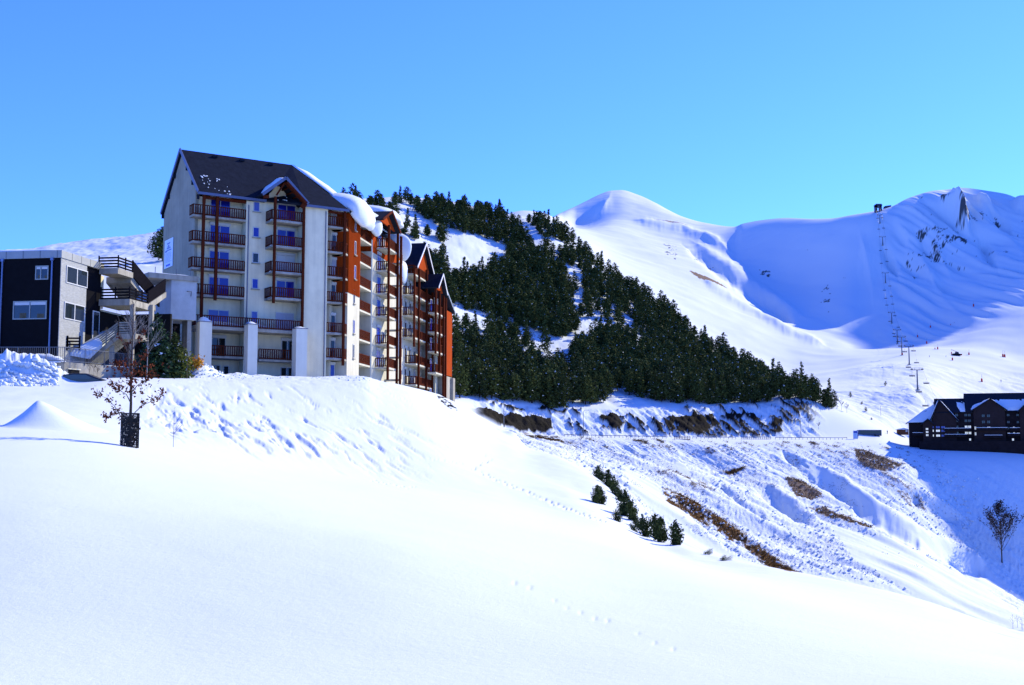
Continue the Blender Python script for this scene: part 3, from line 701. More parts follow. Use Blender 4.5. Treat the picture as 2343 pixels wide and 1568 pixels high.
gw = MB(); gw.prism([FR.w(a2L, .02, EZ - 1), FR.w(a2R, .02, EZ - 1), FR.w(a2R, .02, zer - .05), FR.w(dm, .02, zt - .35), FR.w(a2L, .02, ze - .1)], Vector((*FR.n, 0)) * -.2); part(gw, 'dormer_wall', M['wall'], do)
# eaves beam bay 1, corner bay
eb = MB(); FR.box(eb, .1, a1R, -.18, -.02, 25.55, 25.85); part(eb, 'eaves_beam', M['rail']); eb = MB(); FR.box(eb, a3R, aEnd - .1, BO - .16, BO - .02, 25.2, 25.45); part(eb, 'eaves_beam', M['rail'])
for (a_, b_, z0_, z1_) in ((a1R + .25, .07, 8, 25.4), (a3R - .25, BO + .07, 6, 25.3)):
    dp = MB(); dp.tube([FR.w(a_, b_, z0_), FR.w(a_, b_, z1_)], .05, 6); part(dp, 'downpipe', M['fascia'])
# --- floors of the front
w1a, w1b = fa(477, -1.25), fa(523, -1.25)
w2a, w2b = fa(631.5, 0), fa(673, 0)
swa, swb = fa(576, 0), fa(590.5, 0)
cw = fa(757, BO - 1.6), fa(768, BO - 1.6)
for k in range(6):
    z = SL[k]
    if k < 4:
        balcony(FR, -.95, a1R - .01, -1.25, 0, z, [(-.93, -1.2), (-.93, -.05), (a1R - .06, -.05)])
        window(FR, w1a, w1b, -1.25, z + .02, z + 2.08, box=.26)
        balcony(FR, a2L + .1, a2R - .01, .003, BO, z, [(a2L + .12, .05), (a2L + .12, BO - .05), (a2R - .08, BO - .05)], snow=.1)
        window(FR, w2a, w2b, 0, z + .02, z + 2.08, box=.26, closed=(k == 2), g='glass')
        window(FR, swa, swb, 0, z + 1.0, z + 2.05, mull=(), g='glass_dark' if k == 2 else 'glass')
        s = MB(); FR.box(s, swa - .1, swb + .15, .002, .16, z + .9, z + .98); part(s, 'sill', M['concrete'])
    zc = z
    balcony(FR, a3R + .003, aEnd - .02, BO - 1.6, BO, zc, [(a3R + .05, BO - .05), (aEnd - .08, BO - .05)], snow=.08 if k > 3 else 0)
    window(FR, cw[0], cw[1], BO - 1.6, zc + .02, zc + 2.08, mull=(), g='glass_dark', box=.26)
window(FR, cw[0], cw[1], BO - 1.6, 7.0, 9.2, mull=(), g='glass', box=.26)
# level 5: terrace behind the piers
z5 = SL[4]
tz = z5 - .1
window(FR, w1a, w1b + .1, -1.25, z5 + .05, z5 + 2.0); window(FR, w2a, w2b, 0, z5 + .05, z5 + 2.0, curtain=True, g='glass_dark'); window(FR, swa, swb, 0, z5 + .1, z5 + 1.95, mull=())
PB = 3.1
balcony(FR, -1.2, fa(700, PB), -1.25, PB - .9, tz, [(-1.15, -1.2), (-1.15, PB - .95), (fa(563, PB - .9), PB - .95), (fa(693, PB - .9), PB - .95)], thick=.3)
sn = MB(); nS = 26; aS0, aS1 = fa(490, PB - 1), fa(560, PB - 1)
for i in range(nS):
    t = i / nS; h = .55 * (.75 + .25 * math.sin(3 * t + 1)) * (1 if t < .9 else .7); FR.box(sn, aS0 + (aS1 - aS0) * t, aS0 + (aS1 - aS0) * (t + 1 / nS), PB - 2.0, PB - 1.12, tz + .003, tz + h)
aS0, aS1 = fa(592, PB - 1), fa(650, PB - 1)
for i in range(nS):
    t = i / nS; FR.box(sn, aS0 + (aS1 - aS0) * t, aS0 + (aS1 - aS0) * (t + 1 / nS), PB - 2.0, PB - 1.12, tz + .003, tz + .06 + .5 * (1 - t) ** 1.5)
sno = sn.build('terrace_snow', M['snow']); tag(sno, 'snow drift lying along the dark terrace railing above the three white piers', 'snow')
for (u0, u1, vt) in ((455, 488, 736), (565, 592, 742), (675, 705, 751.5)):
    p0, p1 = fa(u0 + 5, PB + .25), fa(u1, PB + .25); zz = FR.z_at(vt, p0, PB + .25)
    pm = MB(); FR.box(pm, p0, p1, PB - .85, PB + .25, BASE, zz); part(pm, 'pier', M['pier'])
    pc = MB(); FR.box(pc, p0 - .06, p1 + .06, PB - .92, PB + .31, zz + .002, zz + .08); part(pc, 'pier_cap', M['fascia'])
    m_ = MB(); n = 6; rows = []
    for i in range(n + 1):
        row = []
        for j in range(n + 1):
            s_, t_ = i / n, j / n; hh = {455: .55, 565: .3, 675: .18}[u0] * (1 - abs(2 * s_ - .7) ** 2 * .6) * math.sin(math.pi * min(1, max(0, t_))) ** .5 * (math.sin(math.pi * s_) ** .4 if 0 < s_ < 1 else 0) * random.uniform(.7, 1.1)
            row.append(len(m_.v)); m_.v.append(FR.w(p0 + (p1 - p0) * s_, PB - .85 + 1.1 * t_, zz + .083 + max(0, hh)))
        rows.append(row)
    for i in range(n):
        for j in range(n): m_.f.append((rows[i][j], rows[i + 1][j], rows[i + 1][j + 1], rows[i][j + 1])); m_.m.append(0)
    so_ = m_.build('snow_cap', M['snow'], smooth=True)
    tag(so_, {455: 'pointed snow cap on the white pier beside the orange bush', 565: 'low snow cap on the middle one of the three white piers', 675: 'thin patch of snow on the white pier nearest the bare wall'}[u0], 'snow')
# lower balconies between the piers
z6 = SL[5] - .25
bl0, bl1 = fa(484, 1.2), fa(566, 1.2); br0, br1 = fa(596, 1.4), fa(676, 1.4)
balcony(FR, bl0, bl1, -1.25, 1.2, z6, [(bl0, 1.15), (bl1, 1.15)]); balcony(FR, br0, br1, .003, 1.4, z6 - .15, [(br0, 1.35), (br1, 1.35)])
window(FR, fa(487, -1.25), fa(519, -1.25), -1.25, z6 + .05, z6 + 2.1, g='glass_dark', box=.26); window(FR, fa(646, 0), fa(673, 0), 0, z6 + .05, z6 + 2.05, g='glass_dark', box=.26)
window(FR, fa(487, -1.25), fa(508, -1.25), -1.25, 6.6, 8.75, g='glass_dark'); window(FR, fa(515, -1.25), fa(528, -1.25), -1.25, 6.6, 8.7, mull=(), g='glass_dark'); window(FR, fa(645, 0), fa(672, 0), 0, 6.5, 8.7, g='glass_dark')
# posts
def post(fr, a, b, z0, z1, wdt=.24):
    m_ = MB(); fr.box(m_, a - wdt / 2, a + wdt / 2, b - wdt / 2, b + wdt / 2, z0, z1); part(m_, 'post', M['rail'])
post(FR, .08, .13, 12.9, 26.0, .27); post(FR, fa(493, .13), .13, 15.2, 26.0, .27)
post(FR, a2L + .35, BO + .13, 15.1, 26.2, .24); post(FR, a2R - .12, BO + .12, 12.4, 26.0, .24)
post(FR, aEnd - .12, BO + .13, 9.0, 25.8, .24)
# sign board on the gable
sg = MB(); gb = -.38
def gz(b, v): q = FR.w(gb, b, 0); return q[1] * (F * ST + (CY - v) * CT) / (F * CT - (CY - v) * ST)
def gb_at(u, z):    # b on the gable plane seen in column u
    k = (u - CX) / F; o = FR.w(gb, 0, 0); return (k * (o[1] * CT + z * ST) - o[0]) / (FR.n.x - k * FR.n.y * CT)
bs0, bs1 = gb_at(376, 19), gb_at(395, 19)
zt0, zt1, zb0, zb1 = gz(bs0, 554), gz(bs1, 541), gz(bs0, 613.5), gz(bs1, 607)
zT = (zt0 + zt1) / 2; zB = (zb0 + zb1) / 2 - .1
def gbox(m, b0, b1, z0, z1, d0, d1): m.hexa([FR.w(gb - d0, b0, z0), FR.w(gb - d1, b0, z0), FR.w(gb - d1, b1, z0), FR.w(gb - d0, b1, z0)], [FR.w(gb - d0, b0, z1), FR.w(gb - d1, b0, z1), FR.w(gb - d1, b1, z1), FR.w(gb - d0, b1, z1)])
gbox(sg, bs0, bs1, zB, zT, .0, .05)
so2 = sg.build('sign_board', mat('pale_board', (.62, .72, .80), .6, .3, noise=.03, nscale=2)); tag(so2, 'tall pale blue notice board with faint lines of lettering on the grey gable', 'sign')
ink = mat('blue_ink', (.16, .24, .50), .6, .3, noise=.1, nscale=8); H = zT - zB; Wb = bs1 - bs0
random.seed(3)
tl = MB()
for (t, x0, x1, hh) in [(.14, .3, .65, .022), (.17, .35, .6, .012), (.31, .28, .72, .03), (.39, .1, .85, .026), (.42, .05, .3, .016)] + [(.48 + .045 * i, .12, random.uniform(.7, .9), .007) for i in range(8)]:
    x = x0
    while x < x1:                                # runs of letter-sized strokes
        wl = random.uniform(.03, .06); gbox(tl, bs0 + Wb * x, bs0 + Wb * (x + wl), zT - H * (t + hh), zT - H * (t - hh * random.uniform(.6, 1)), .052, .06); x += wl + .018
part(tl, 'lettering', ink, so2)
lb = MB(); gbox(lb, bs0 + Wb * .22, bs0 + Wb * .72, zB + H * .05, zB + H * .115, .052, .062); part(lb, 'logo', mat('blue_logo', (.05, .12, .62), .6, .3, noise=.1, nscale=3), so2)
tri = MB(); tri.prism([FR.w(gb - .053, bs0 + Wb * .33, zT - H * .27), FR.w(gb - .053, bs0 + Wb * .62, zT - H * .27), FR.w(gb - .053, bs0 + Wb * .48, zT - H * .19)], Vector((*FR.ex, 0)) * -.01); part(tri, 'emblem', ink, so2)
# ---------------------------------------------------------------- wing
cl0, cl1 = 1.15, wa(822)       # red clad strip (cream below)
lg1 = wa(848); t_b2 = wa(860)
wl = MB()
ZE = 25.6
WR.box(wl, 1.2, cl1, -9, 0, BASE, 17.0); WR.box(wl, cl1, lg1 + .003, -9, -2.2, BASE, ZE); WR.box(wl, lg1, 44.0, -9, 0, BASE, ZE - 2.6)
WR.box(wl, lg1, lg1 + .45, -.003, .05, BASE, ZE - 1.2); WR.box(wl, cl1 - .01, cl1 + .12, -2.2, .003, BASE, ZE)
WR.box(wl, 0.03, 1.2, -9, -1.6, BASE, ZE)
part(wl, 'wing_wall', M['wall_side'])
wc = MB(); WR.box(wc, 1.2, cl1, -9, .06, 17.0, ZE); WR.box(wc, lg1 + .2, 26, -9.1, .03, ZE - 2.6, ZE); part(wc, 'cladding', M['clad'])
rr = random.Random(5)
bt = MB(); a = 1.25
while a < cl1 - .1: WR.box(bt, a, a + .05, .06, .09, 17.0, ZE - .2); a += .22
part(bt, 'cladding_batten', M['clad'])
for k in range(6):
    z = SL[k]
    # side of the corner balcony
    cb = MB(); WR.box(cb, .0, 1.18, -1.6, -.02, z - .2, z); o_ = part(cb, 'balcony', M['concrete']); r = MB(); railing(WR, [(.08, -.06), (1.15, -.06)], z, r); part(r, 'railing', M['rail'], o_)
    # slit windows
    s_ = wa(810); window(WR, s_ - .28, s_ + .28, .06 if z > 16 else 0, z + .35, z + 1.85, mull=(), g='glass_dark' if k % 2 else 'glass', fw=.06)
    s2 = MB(); WR.box(s2, s_ - .36, s_ + .36, .09 if z > 16 else .002, .24 if z > 16 else .16, z + .22, z + .32); part(s2, 'sill', M['concrete'])
    # loggia
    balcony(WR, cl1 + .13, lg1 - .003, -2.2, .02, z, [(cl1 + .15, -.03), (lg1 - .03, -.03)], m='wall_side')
    lw = MB(); WR.box(lw, cl1 + (lg1 - cl1) * .35, lg1 - .5, -2.19, -2.12, z + .01, z + 2.2); part(lw, 'loggia_door', M['dark'])
    # rust balcony stack 2 with its doors
    zb = z; t1 = wa(908, 1.5); 
    balcony(WR, t_b2, t1, .003, 1.5, zb, [(t_b2, .02), (t_b2, 1.45), (t1, 1.45)], m='wall_side')
    da = t_b2 + .3
    window(WR, da, da + 1.6, .0 if z < 23.5 else .03, zb + .02, zb + 2.1, mull=(), g='glass', box=.25)
    window(WR, da + 2.6, da + 3.4, .0 if z < 23.5 else .03, zb + .6, zb + 1.8, mull=(), g='glass_dark')
    # outer stair-like half balconies between block 2 and 3
    t2, t3 = wa(904, 1.3), wa(916, 1.9)
    balcony(WR, t1 + .25, t3 + 1.0, .003, 1.9, zb - 1.15, [(t1 + .25, 1.85), (t3 + 1.0, 1.85)], m='wall_side')
for (u, b, z0, z1) in [(888.5, 1.6, 8.2, 26.4), (909, 1.6, 6.6, 26.6), (916.5, 2.0, 6.2, 25.8)]:
    post(WR, wa(u, b), b, z0, z1, .26)
# block 3
off3 = -1.12; t3a, t3b = wa(947.5, 1.5), wa(988, 1.5)
for k in range(6):
    z = SL[k] + off3 + (-.1 if k > 2 else 0)
    st_ = t3a if k < 4 else t3a + 1.3
    balcony(WR, st_, t3b, .003, 1.5, z, [(st_, .02), (st_, 1.45), (t3b, 1.45)], m='wall_side')
    for da in (1.0, 3.4, 6.2):
        window(WR, t3a + da, t3a + da + .9, 0, z + .02, z + 2.05, mull=(), g='glass_dark', box=.22)
for (u, z0, z1) in [(947.8, 13.2, 23.6), (958.5, 5.6, 23.6), (976, 5.2, 24.2), (990, 4.9, 24.0)]:
    post(WR, wa(u, 1.6), 1.6, z0, z1, .25)
# block 4 (outermost)
t4a, t4b = wa(1006, 3.0), wa(1020, 3.0)
b4 = MB(); WR.box(b4, t3b + .6, t4b + .003, -6, 1.9, BASE - 2, 21.0); part(b4, 'end_wall', M['wall_side'])
for k in range(1, 6):
    z = [0, 20.0, 17.4, 14.8, 12.0, 8.9][k] - 1.0; z -= .6
    if k == 5: z = 6.4
    balcony(WR, t4a - 2.2, t4b, 1.9, 3.0, z, [(t4a - 2.2, 1.95), (t4a - 2.2, 2.95), (t4b, 2.95)], m='wall_side')
    window(WR, t4a - 1.0, t4a, 1.9, z + .02, z + 1.95, mull=(), g='glass')
for (u, z0, z1) in [(997, 12.8, 21.5), (1006, 10.6, 21.5), (1015, 4.3, 21.2), (1020, 4.3, 21.0)]:
    post(WR, wa(u, 3.1), 3.1, z0, z1, .26)
t5 = wa(1034.5, 3.1)
ew = MB(); WR.box(ew, t4b + .01, t5, -6, 3.1, 10.4, 19.4); part(ew, 'end_cladding', M['clad'])
ec = MB(); WR.box(ec, t4b + .02, t5 + .8, -6, 3.0, BASE - 4, 10.3); WR.box(ec, t5 - .5, t5 + .8, -6, 3.4, BASE - 4, 10.2); part(ec, 'end_base', M['concrete'])
er = MB(); thick_face(er, [WR.w(t4b - 3.2, 3.4, 22.6), WR.w(t5 + .5, 3.4, 19.55), WR.w(t5 + .5, -6, 19.6), WR.w(t4b - 3.2, -6, 22.65)], .25); part(er, 'end_roof', M['slate'])
# side gables over the balcony stacks
def side_gable(tl_, tr_, b, zl, zr_, za, depth, bm_='white'):
    tm = (tl_ + tr_) / 2; m_ = MB()
    thick_face(m_, [WR.w(tl_, b, zl), WR.w(tm, b, za), WR.w(tm, b - depth, za), WR.w(tl_, b - depth, zl)], .2)
    thick_face(m_, [WR.w(tr_, b, zr_), WR.w(tm, b, za), WR.w(tm, b - depth, za), WR.w(tr_, b - depth, zr_)], .2)
    o_ = part(m_, 'side_gable', M['slate'])
    bb_ = MB(); bb_.bar(WR.w(tl_ - .1, b + .08, zl - .1), WR.w(tm, b + .08, za - .06), .07, .28); bb_.bar(WR.w(tm, b + .08, za - .06), WR.w(tr_ + .1, b + .08, zr_ - .1), .07, .28); part(bb_, 'bargeboard', M[bm_], o_)
    pm = MB(); pm.prism([WR.w(tl_ + .5, b - .5, zl), WR.w(tr_ - .5, b - .5, zr_), WR.w(tm, b - .5, za - .3)], Vector((*WR.n, 0)) * -.15); part(pm, 'gable_panel', M['clad'], o_)
side_gable(wa(954, 1.9), wa(993, 1.9), 1.9, 23.55, 23.7, 27.5, 9)
side_gable(wa(1002.6, 3.5), wa(1022.7, 3.5), 3.5, 21.6, 21.4, 23.8, 9)
side_gable(wa(874, 2.0), wa(914, 2.0), 2.0, 26.3, 26.2, 28.0, 9, 'rail')
# roof over block 3 and 4 behind the gables
r3 = MB(); thick_face(r3, [WR.w(24, .8, 23.2), WR.w(39, .8, 22.4), WR.w(39, -6, 27), WR.w(24, -6, 27.6)]); thick_face(r3, [WR.w(39, 1.8, 21.8), WR.w(46, 1.8, 20.3), WR.w(46, -6, 23), WR.w(39, -6, 25)]); part(r3, 'wing_roof', M['slate'])
# ---------------------------------------------------------------- snow hanging over the wing roof
def blob(name, label, c, r, seed, nu=28, nv=18, flat=.0, rot=0):
    m_ = MB(); rr = random.Random(seed); vs = []
    ex = Vector((*WR.ex, 0)); en = Vector((*WR.n, 0))
    for i in range(nv + 1):
        th = math.pi * i / nv
        for j in range(nu):
            ph = 2 * math.pi * j / nu
            x, y, z = math.sin(th) * math.cos(ph), math.sin(th) * math.sin(ph), math.cos(th)
            k = 1 + .16 * math.sin(3 * x + seed) * math.cos(2 * z + y * 2 + seed) + .07 * math.sin(7 * x + 5 * z + seed)
            zz = z * r[2] * k
            if z < 0 and y > 0: zz *= 1 + .35 * y          # droops at the lip
            p = Vector(c) + ex * x * r[0] * k + en * y * r[1] * k + Vector((0, 0, zz)); vs.append(p)
    fs = [(i * nu + j, i * nu + (j + 1) % nu, (i + 1) * nu + (j + 1) % nu, (i + 1) * nu + j) for i in range(nv) for j in range(nu)]
    m_.add(vs, fs); o = m_.build(name, M['snow'], smooth=True)
    if label: tag(o, label, 'snow')
    return o
def snow_slab(name, label, pts_top, thick, seed, lip=0.0):
    """smooth snow sheet over a grid of world points (rows x cols), rounded and closed below"""
    nr, nc = len(pts_top), len(pts_top[0]); m_ = MB()
    for i in range(nr):
        for j in range(nc):
            e = min(i, nr - 1 - i) / (nr * .22), min(j, nc - 1 - j) / (nc * .15); k = min(1, e[0]) ** .5 * min(1, e[1]) ** .5
            p = Vector(pts_top[i][j]); m_.v.append(p + Vector((0, 0, thick * k * (1 + .18 * math.sin(i * 1.7 + seed) * math.cos(j * .9 + seed)))))
    for i in range(nr):
        for j in range(nc): m_.v.append(Vector(pts_top[i][j]) + Vector((0, 0, -.02)))
    N = nr * nc
    for i in range(nr - 1):
        for j in range(nc - 1):
            a_ = i * nc + j; m_.f.append((a_, a_ + 1, a_ + nc + 1, a_ + nc)); m_.f.append((N + a_, N + a_ + nc, N + a_ + nc + 1, N + a_ + 1)); m_.m += [0, 0]
    for j in range(nc - 1):
        for i in (0, nr - 1): m_.f.append((i * nc + j, i * nc + j + 1, N + i * nc + j + 1, N + i * nc + j)); m_.m.append(0)
    for i in range(nr - 1):
        for j in (0, nc - 1): m_.f.append((i * nc + j, (i + 1) * nc + j, N + (i + 1) * nc + j, N + i * nc + j)); m_.m.append(0)
    o = m_.build(name, M['snow'], smooth=True); tag(o, label, 'snow'); return o
def bil(A, B, C, D, nr, nc):      # A-B top edge, D-C lower edge
    A, B, C, D = map(Vector, (A, B, C, D)); return [[A.lerp(B, j / (nc - 1)).lerp(D.lerp(C, j / (nc - 1)), i / (nr - 1)) for j in range(nc)] for i in range(nr)]
# ---------------------------------------------------------------- snow on the wing
z_ = lambda fr, v, a, b: fr.z_at(v, a, b)
snow_slab('roof_snow', 'smooth sunlit snow sheet covering the wing roof right of the dark slate slope', bil(Vector(R1) + Vector((0, 0, .1)), WR.w(16, rb, 31.7), WR.w(16, .9, 25.9), Vector(E2) + Vector((.25, .6, .05)), 12, 16), .55, 1)
def cornice(name, label, t0, t1, btop, ztop, zlip, bulge, drop, seed, nj=18, ni=26):
    """thick overhanging snow: a lofted profile from the roof over the eave and back under itself"""
    m_ = MB(); rs = random.Random(seed)
    for j in range(nj + 1):
        s = j / nj; e = (math.sin(math.pi * min(1, max(0, s)))) ** .42
        t = t0 + (t1 - t0) * s; wob = 1 + .16 * math.sin(5.2 * s + seed) + .07 * math.sin(11 * s + seed * 2)
        B = bulge * e * wob; D = drop * e * wob; top = (ztop - zlip) * (.25 + .75 * e)
        prof = [(btop - 1.2, zlip - .3), (btop - 1.2, zlip + top * .85), (btop - .4, zlip + top), (btop * .5 + B * .4, zlip + top * .95), (B * .75, zlip + top * .62), (B, zlip + top * .15), (B * 1.02, zlip - D * .35), (B * .86, zlip - D * .75), (B * .58, zlip - D), (B * .25, zlip - D * .72), (.05, zlip - D * .2), (btop * .4, zlip - .35)]
        # round the profile
        pr = []
        n = len(prof)
        for i in range(ni):
            x = i / ni * n; i0 = int(x); f = x - i0
            p0, p1, p2 = prof[i0 - 1 if i0 else n - 1], prof[i0 % n], prof[(i0 + 1) % n]
            a0 = ((p0[0] + p1[0]) / 2, (p0[1] + p1[1]) / 2); a2 = ((p1[0] + p2[0]) / 2, (p1[1] + p2[1]) / 2)
            pr.append(tuple((1 - f) ** 2 * a0[q] + 2 * f * (1 - f) * p1[q] + f * f * a2[q] for q in (0, 1)))
        for (b, z) in pr: m_.v.append(WR.w(t + .05 * math.sin(z * 3), b, z))
    for j in range(nj):
        for i in range(ni): m_.f.append((j * ni + i, j * ni + (i + 1) % ni, (j + 1) * ni + (i + 1) % ni, (j + 1) * ni + i)); m_.m.append(0)
    m_.f += [tuple(range(ni)), tuple(reversed(range(nj * ni, nj * ni + ni)))]; m_.m += [0, 0]
    o = m_.build(name, M['snow'], smooth=True); tag(o, label, 'snow'); return o
cornice('snow_cornice', 'huge bulging snow cornice hanging over the red clad strip beside the slate roof', .9, 8.6, -2.8, 28.6, 26.0, 1.7, 1.7, 2)
cornice('snow_cornice', 'second snow cornice drooping between the big bulge and the rust brown gable', 7.6, 12.4, -2.6, 28.0, 25.9, 1.2, 1.2, 5)
cornice('snow_cornice', 'snow blanket lying over the first rust brown gable of the wing', 12.2, 20.4, -3.2, 29.6, 27.5, 2.35, .25, 8)
cornice('snow_cornice', 'narrow tongue of snow sliding down behind the first rust brown gable', 19.6, 22.2, -1.5, 27.4, 25.6, 1.9, 1.9, 11)
cornice('snow_cornice', 'snow patch on the roof left of the pointed gable with white edges', 23.0, 26.6, -1.2, 24.6, 23.0, .9, 2.0, 14)
cornice('snow_cornice', 'snow block on the roof between the two pointed gables', 36.6, 40.2, -2.0, 25.2, 22.6, 2.2, 1.2, 17)
snow_slab('roof_snow', 'bright snow strip on the sloping roof at the far end of the wing', bil(WR.w(t4b - 2.6, -3, 22.6), WR.w(t5 + .6, -3, 19.7), WR.w(t5 + .6, 3.5, 19.6), WR.w(t4b - 2.6, 3.5, 22.4), 8, 12), .3, 3)
dsn = snow_slab('roof_snow', 'curled snow lump at the top of the small dormer roof on the slate slope', bil(FR.w(dm - 1.9, bb + 3.0, zt - 1.75), FR.w(dm - .1, bb + 2.8, zt - .1), FR.w(dm - .1, BO + .45, zt - .08), FR.w(dm - 2.2, BO + .5, zt - 2.05), 8, 10), .42, 7)
rs_ = random.Random(9); fl = MB()
for i in range(46):
    tt = rs_.choice([.08, .10, .13, .16, .2, .52, .56, .6, .7]) + rs_.uniform(-.02, .02); hh = rs_.uniform(.08, .42) if rs_.random() < .75 else rs_.uniform(.02, .06)
    p = Vector(E0).lerp(Vector(E2), tt).lerp(Vector(R0).lerp(Vector(R1), tt), hh) + Vector((0, 0, .02)); s = rs_.uniform(.03, .10)
    fl.prism([p + Vector((*FR.ex, 0)) * (s * math.cos(k * 1.25)) + (Vector((*FR.n, 0)) * -1 + Vector((0, 0, .95))) * (s * .55 * math.sin(k * 1.25)) for k in range(5)], (0, 0, .06))
tag(fl.build('snow_flecks', M['snow']), 'small scattered snow remnants on the dark slate slope', 'snow', kind='stuff')
# ---------------------------------------------------------------- annex with the charcoal front
_d = WR.ex
AY = 95.0; _ax = (137 - CX) / F * (AY * CT + 12 * ST)
AN = Frame((_ax, AY), _d)
an = empty('annex_building', AN.w(3, -5, 7)); tag(an, 'flat roofed annex with charcoal front and pale stone side at the left edge', 'building')
def apart(mb, name, m, parent=None, root=None, smooth=False):
    o = mb.build(name, m, None, smooth); r = parent or root or an; o.parent = r; o.location = -wloc(r); return o
zA = AN.z_at(573, 0, 0); zA0 = 6.0; aS = AN.a_at(200); aE = AN.a_at(236)
bL = -14.0
m_ = MB(); AN.box(m_, .1, aE, bL, -.12, zA0, zA - .65); apart(m_, 'wall', M['charcoal'])
m_ = MB(); AN.box(m_, -.06, .1, bL, -.02, zA0, zA - .62); apart(m_, 'front_cladding', M['charcoal'])
m_ = MB(); AN.box(m_, -.05, aS, -.12, .03, zA0, zA - .62); apart(m_, 'side_cladding', M['stone'])
m_ = MB(); AN.box(m_, -.15, aE + .05, bL, .1, zA - .618, zA); apart(m_, 'parapet', mat('pale_zinc', (.28, .29, .28), .5, .4, metal=.2, noise=.12, nscale=1.2))
m_ = MB()
for i in range(9): AN.box(m_, -.165, -.151, -.3 - i * 1.5, -.26 - i * 1.5, zA - .61, zA - .01)
for i in range(1, 5): AN.box(m_, i * 1.5, i * 1.5 + .04, .101, .112, zA - .61, zA - .01)
apart(m_, 'parapet_seam', M['metal'])
def b_at(fr, a, u, z):
    k = (u - CX) / F; o = fr.w(a, 0, 0); return (k * (o[1] * CT + z * ST) - o[0]) / (fr.n.x - k * fr.n.y * CT)
def fwin(u0, u1, v0, v1, mull=.5, inner='glass_dark'):       # window on the charcoal front (plane a = -.06)
    b0, b1 = b_at(AN, -.06, u0, 12), b_at(AN, -.06, u1, 12); z0, z1 = AN.z_at(v1, 0, b0), AN.z_at(v0, 0, b0); f = .09
    m_ = MB()
    for (x0, x1, y0, y1) in [(b0, b1, z1 - f, z1), (b0, b1, z0, z0 + f), (b0, b0 + f, z0 + f, z1 - f), (b1 - f, b1, z0 + f, z1 - f), (b0 + (b1 - b0) * mull - .05, b0 + (b1 - b0) * mull + .05, z0 + f, z1 - f)]: AN.box(m_, -.13, -.063, x0, x1, y0, y1)
    o = apart(m_, 'window', mat('pale_green_frame', (.24, .27, .26), .5, .4, noise=.08, nscale=3))
    p = MB(); AN.box(p, -.085, -.065, b0 + f, b1 - f, z0 + f, z1 - f); apart(p, 'pane', M[inner], o)
    bl = MB(); AN.box(bl, -.092, -.087, b0 + f, b1 - f, z1 - f - (z1 - z0) * .16, z1 - f); apart(bl, 'blind', M['frame'], o)
    ci = MB(); AN.box(ci, -.091, -.086, b0 + (b1 - b0) * .2, b0 + (b1 - b0) * .4, z0 + f, z0 + (z1 - z0) * .35); AN.box(ci, -.091, -.086, b0 + (b1 - b0) * .72, b0 + (b1 - b0) * .92, z0 + f, z0 + (z1 - z0) * .3); apart(ci, 'curtain', mat('interior', (.10, .09, .06), .9, .1, noise=.3, nscale=3), o)
fwin(79, 109, 609, 641, .42); fwin(31, 108, 690, 732, .5)
def swin(u0, u1, v0, v1):
    a0, a1 = AN.a_at(u0, .03, 12), AN.a_at(u1, .03, 12); z0, z1 = AN.z_at(v1[0], a0, .03), AN.z_at(v0[0], a0, .03); m_ = MB(); f = .08
    for (x0, x1, y0, y1) in [(a0, a1, z1 - f, z1), (a0, a1, z0, z0 + f), (a0, a0 + f, z0 + f, z1 - f), (a1 - f, a1, z0 + f, z1 - f), ((a0 + a1) / 2 - .05, (a0 + a1) / 2 + .05, z0 + f, z1 - f)]: AN.box(m_, x0, x1, .033, .09, y0, y1)
    o = apart(m_, 'window', M['frame']); p = MB(); AN.box(p, a0 + f, a1 - f, .034, .06, z0 + f, z1 - f); apart(p, 'pane', M['glass_dark'], o)
swin(149, 197, (607,), (647,)); swin(147, 193, (690,), (729,))
a0, a1 = AN.a_at(213, 0, 10), AN.a_at(228, 0, 10); m_ = MB(); AN.box(m_, a0, a1, -.117, -.05, 10.5 - 1.6, 12.0); o = apart(m_, 'door', M['frame']); p = MB(); AN.box(p, a0 + .12, a1 - .12, -.048, -.03, 9.0, 11.9); apart(p, 'pane', M['glass_dark'], o)
for u in (2, 116):
    b = b_at(AN, -.2, u, 12); m_ = MB(); m_.tube([AN.w(-.2, b, zA0), AN.w(-.2, b, zA - .7)], .07, 8); AN.box(m_, -.3, -.1, b - .12, b + .12, zA - .85, zA - .63); apart(m_, 'downpipe', mat('blue_zinc', (.12, .16, .28), .4, .5, metal=.5, noise=.1, nscale=2))
rs1 = snow_slab('roof_snow', 'snow heaped on the flat roof of the charcoal annex', bil(AN.w(aE, bL, zA + .01), AN.w(aE, 0, zA + .01), AN.w(.1, 0, zA + .01), AN.w(.1, bL, zA + .01), 10, 14), .45, 4)
# ---------------------------------------------------------------- outdoor concrete stair between annex and apartment block
stc = empty('outdoor_staircase', AN.w(8, 2, 8)); tag(stc, 'pale concrete outdoor staircase with dark plank railings between annex and apartment block', 'staircase')
def sp(mb, name, m, parent=None): return apart(mb, name, m, parent, stc)
RW_ = M['rail'] if False else mat('black_wood', (.010, .009, .012), .95, .04, noise=.3, nscale=4)
PLK = mat('weathered_planks', (.24, .24, .21), .8, .2, noise=.3, nscale=3, stretch=(1, 1, .3))
def plank_rail(path, m, posts=True, rows=4, gap=.26, h=.14, bot=.08):
    for p, q in zip(path[:-1], path[1:]):
        p = Vector(p); q = Vector(q)
        for r in range(rows): m.bar(p + Vector((0, 0, bot + r * gap)), q + Vector((0, 0, bot + r * gap)), .045, h)
        n = max(1, round((q - p).length / 1.2))
        for i in range(n + 1):
            c = p.lerp(q, i / n); m.box(c.x - .05, c.x + .05, c.y - .05, c.y + .05, c.z - .15, c.z + bot + rows * gap - .05)
a6 = aE - .6
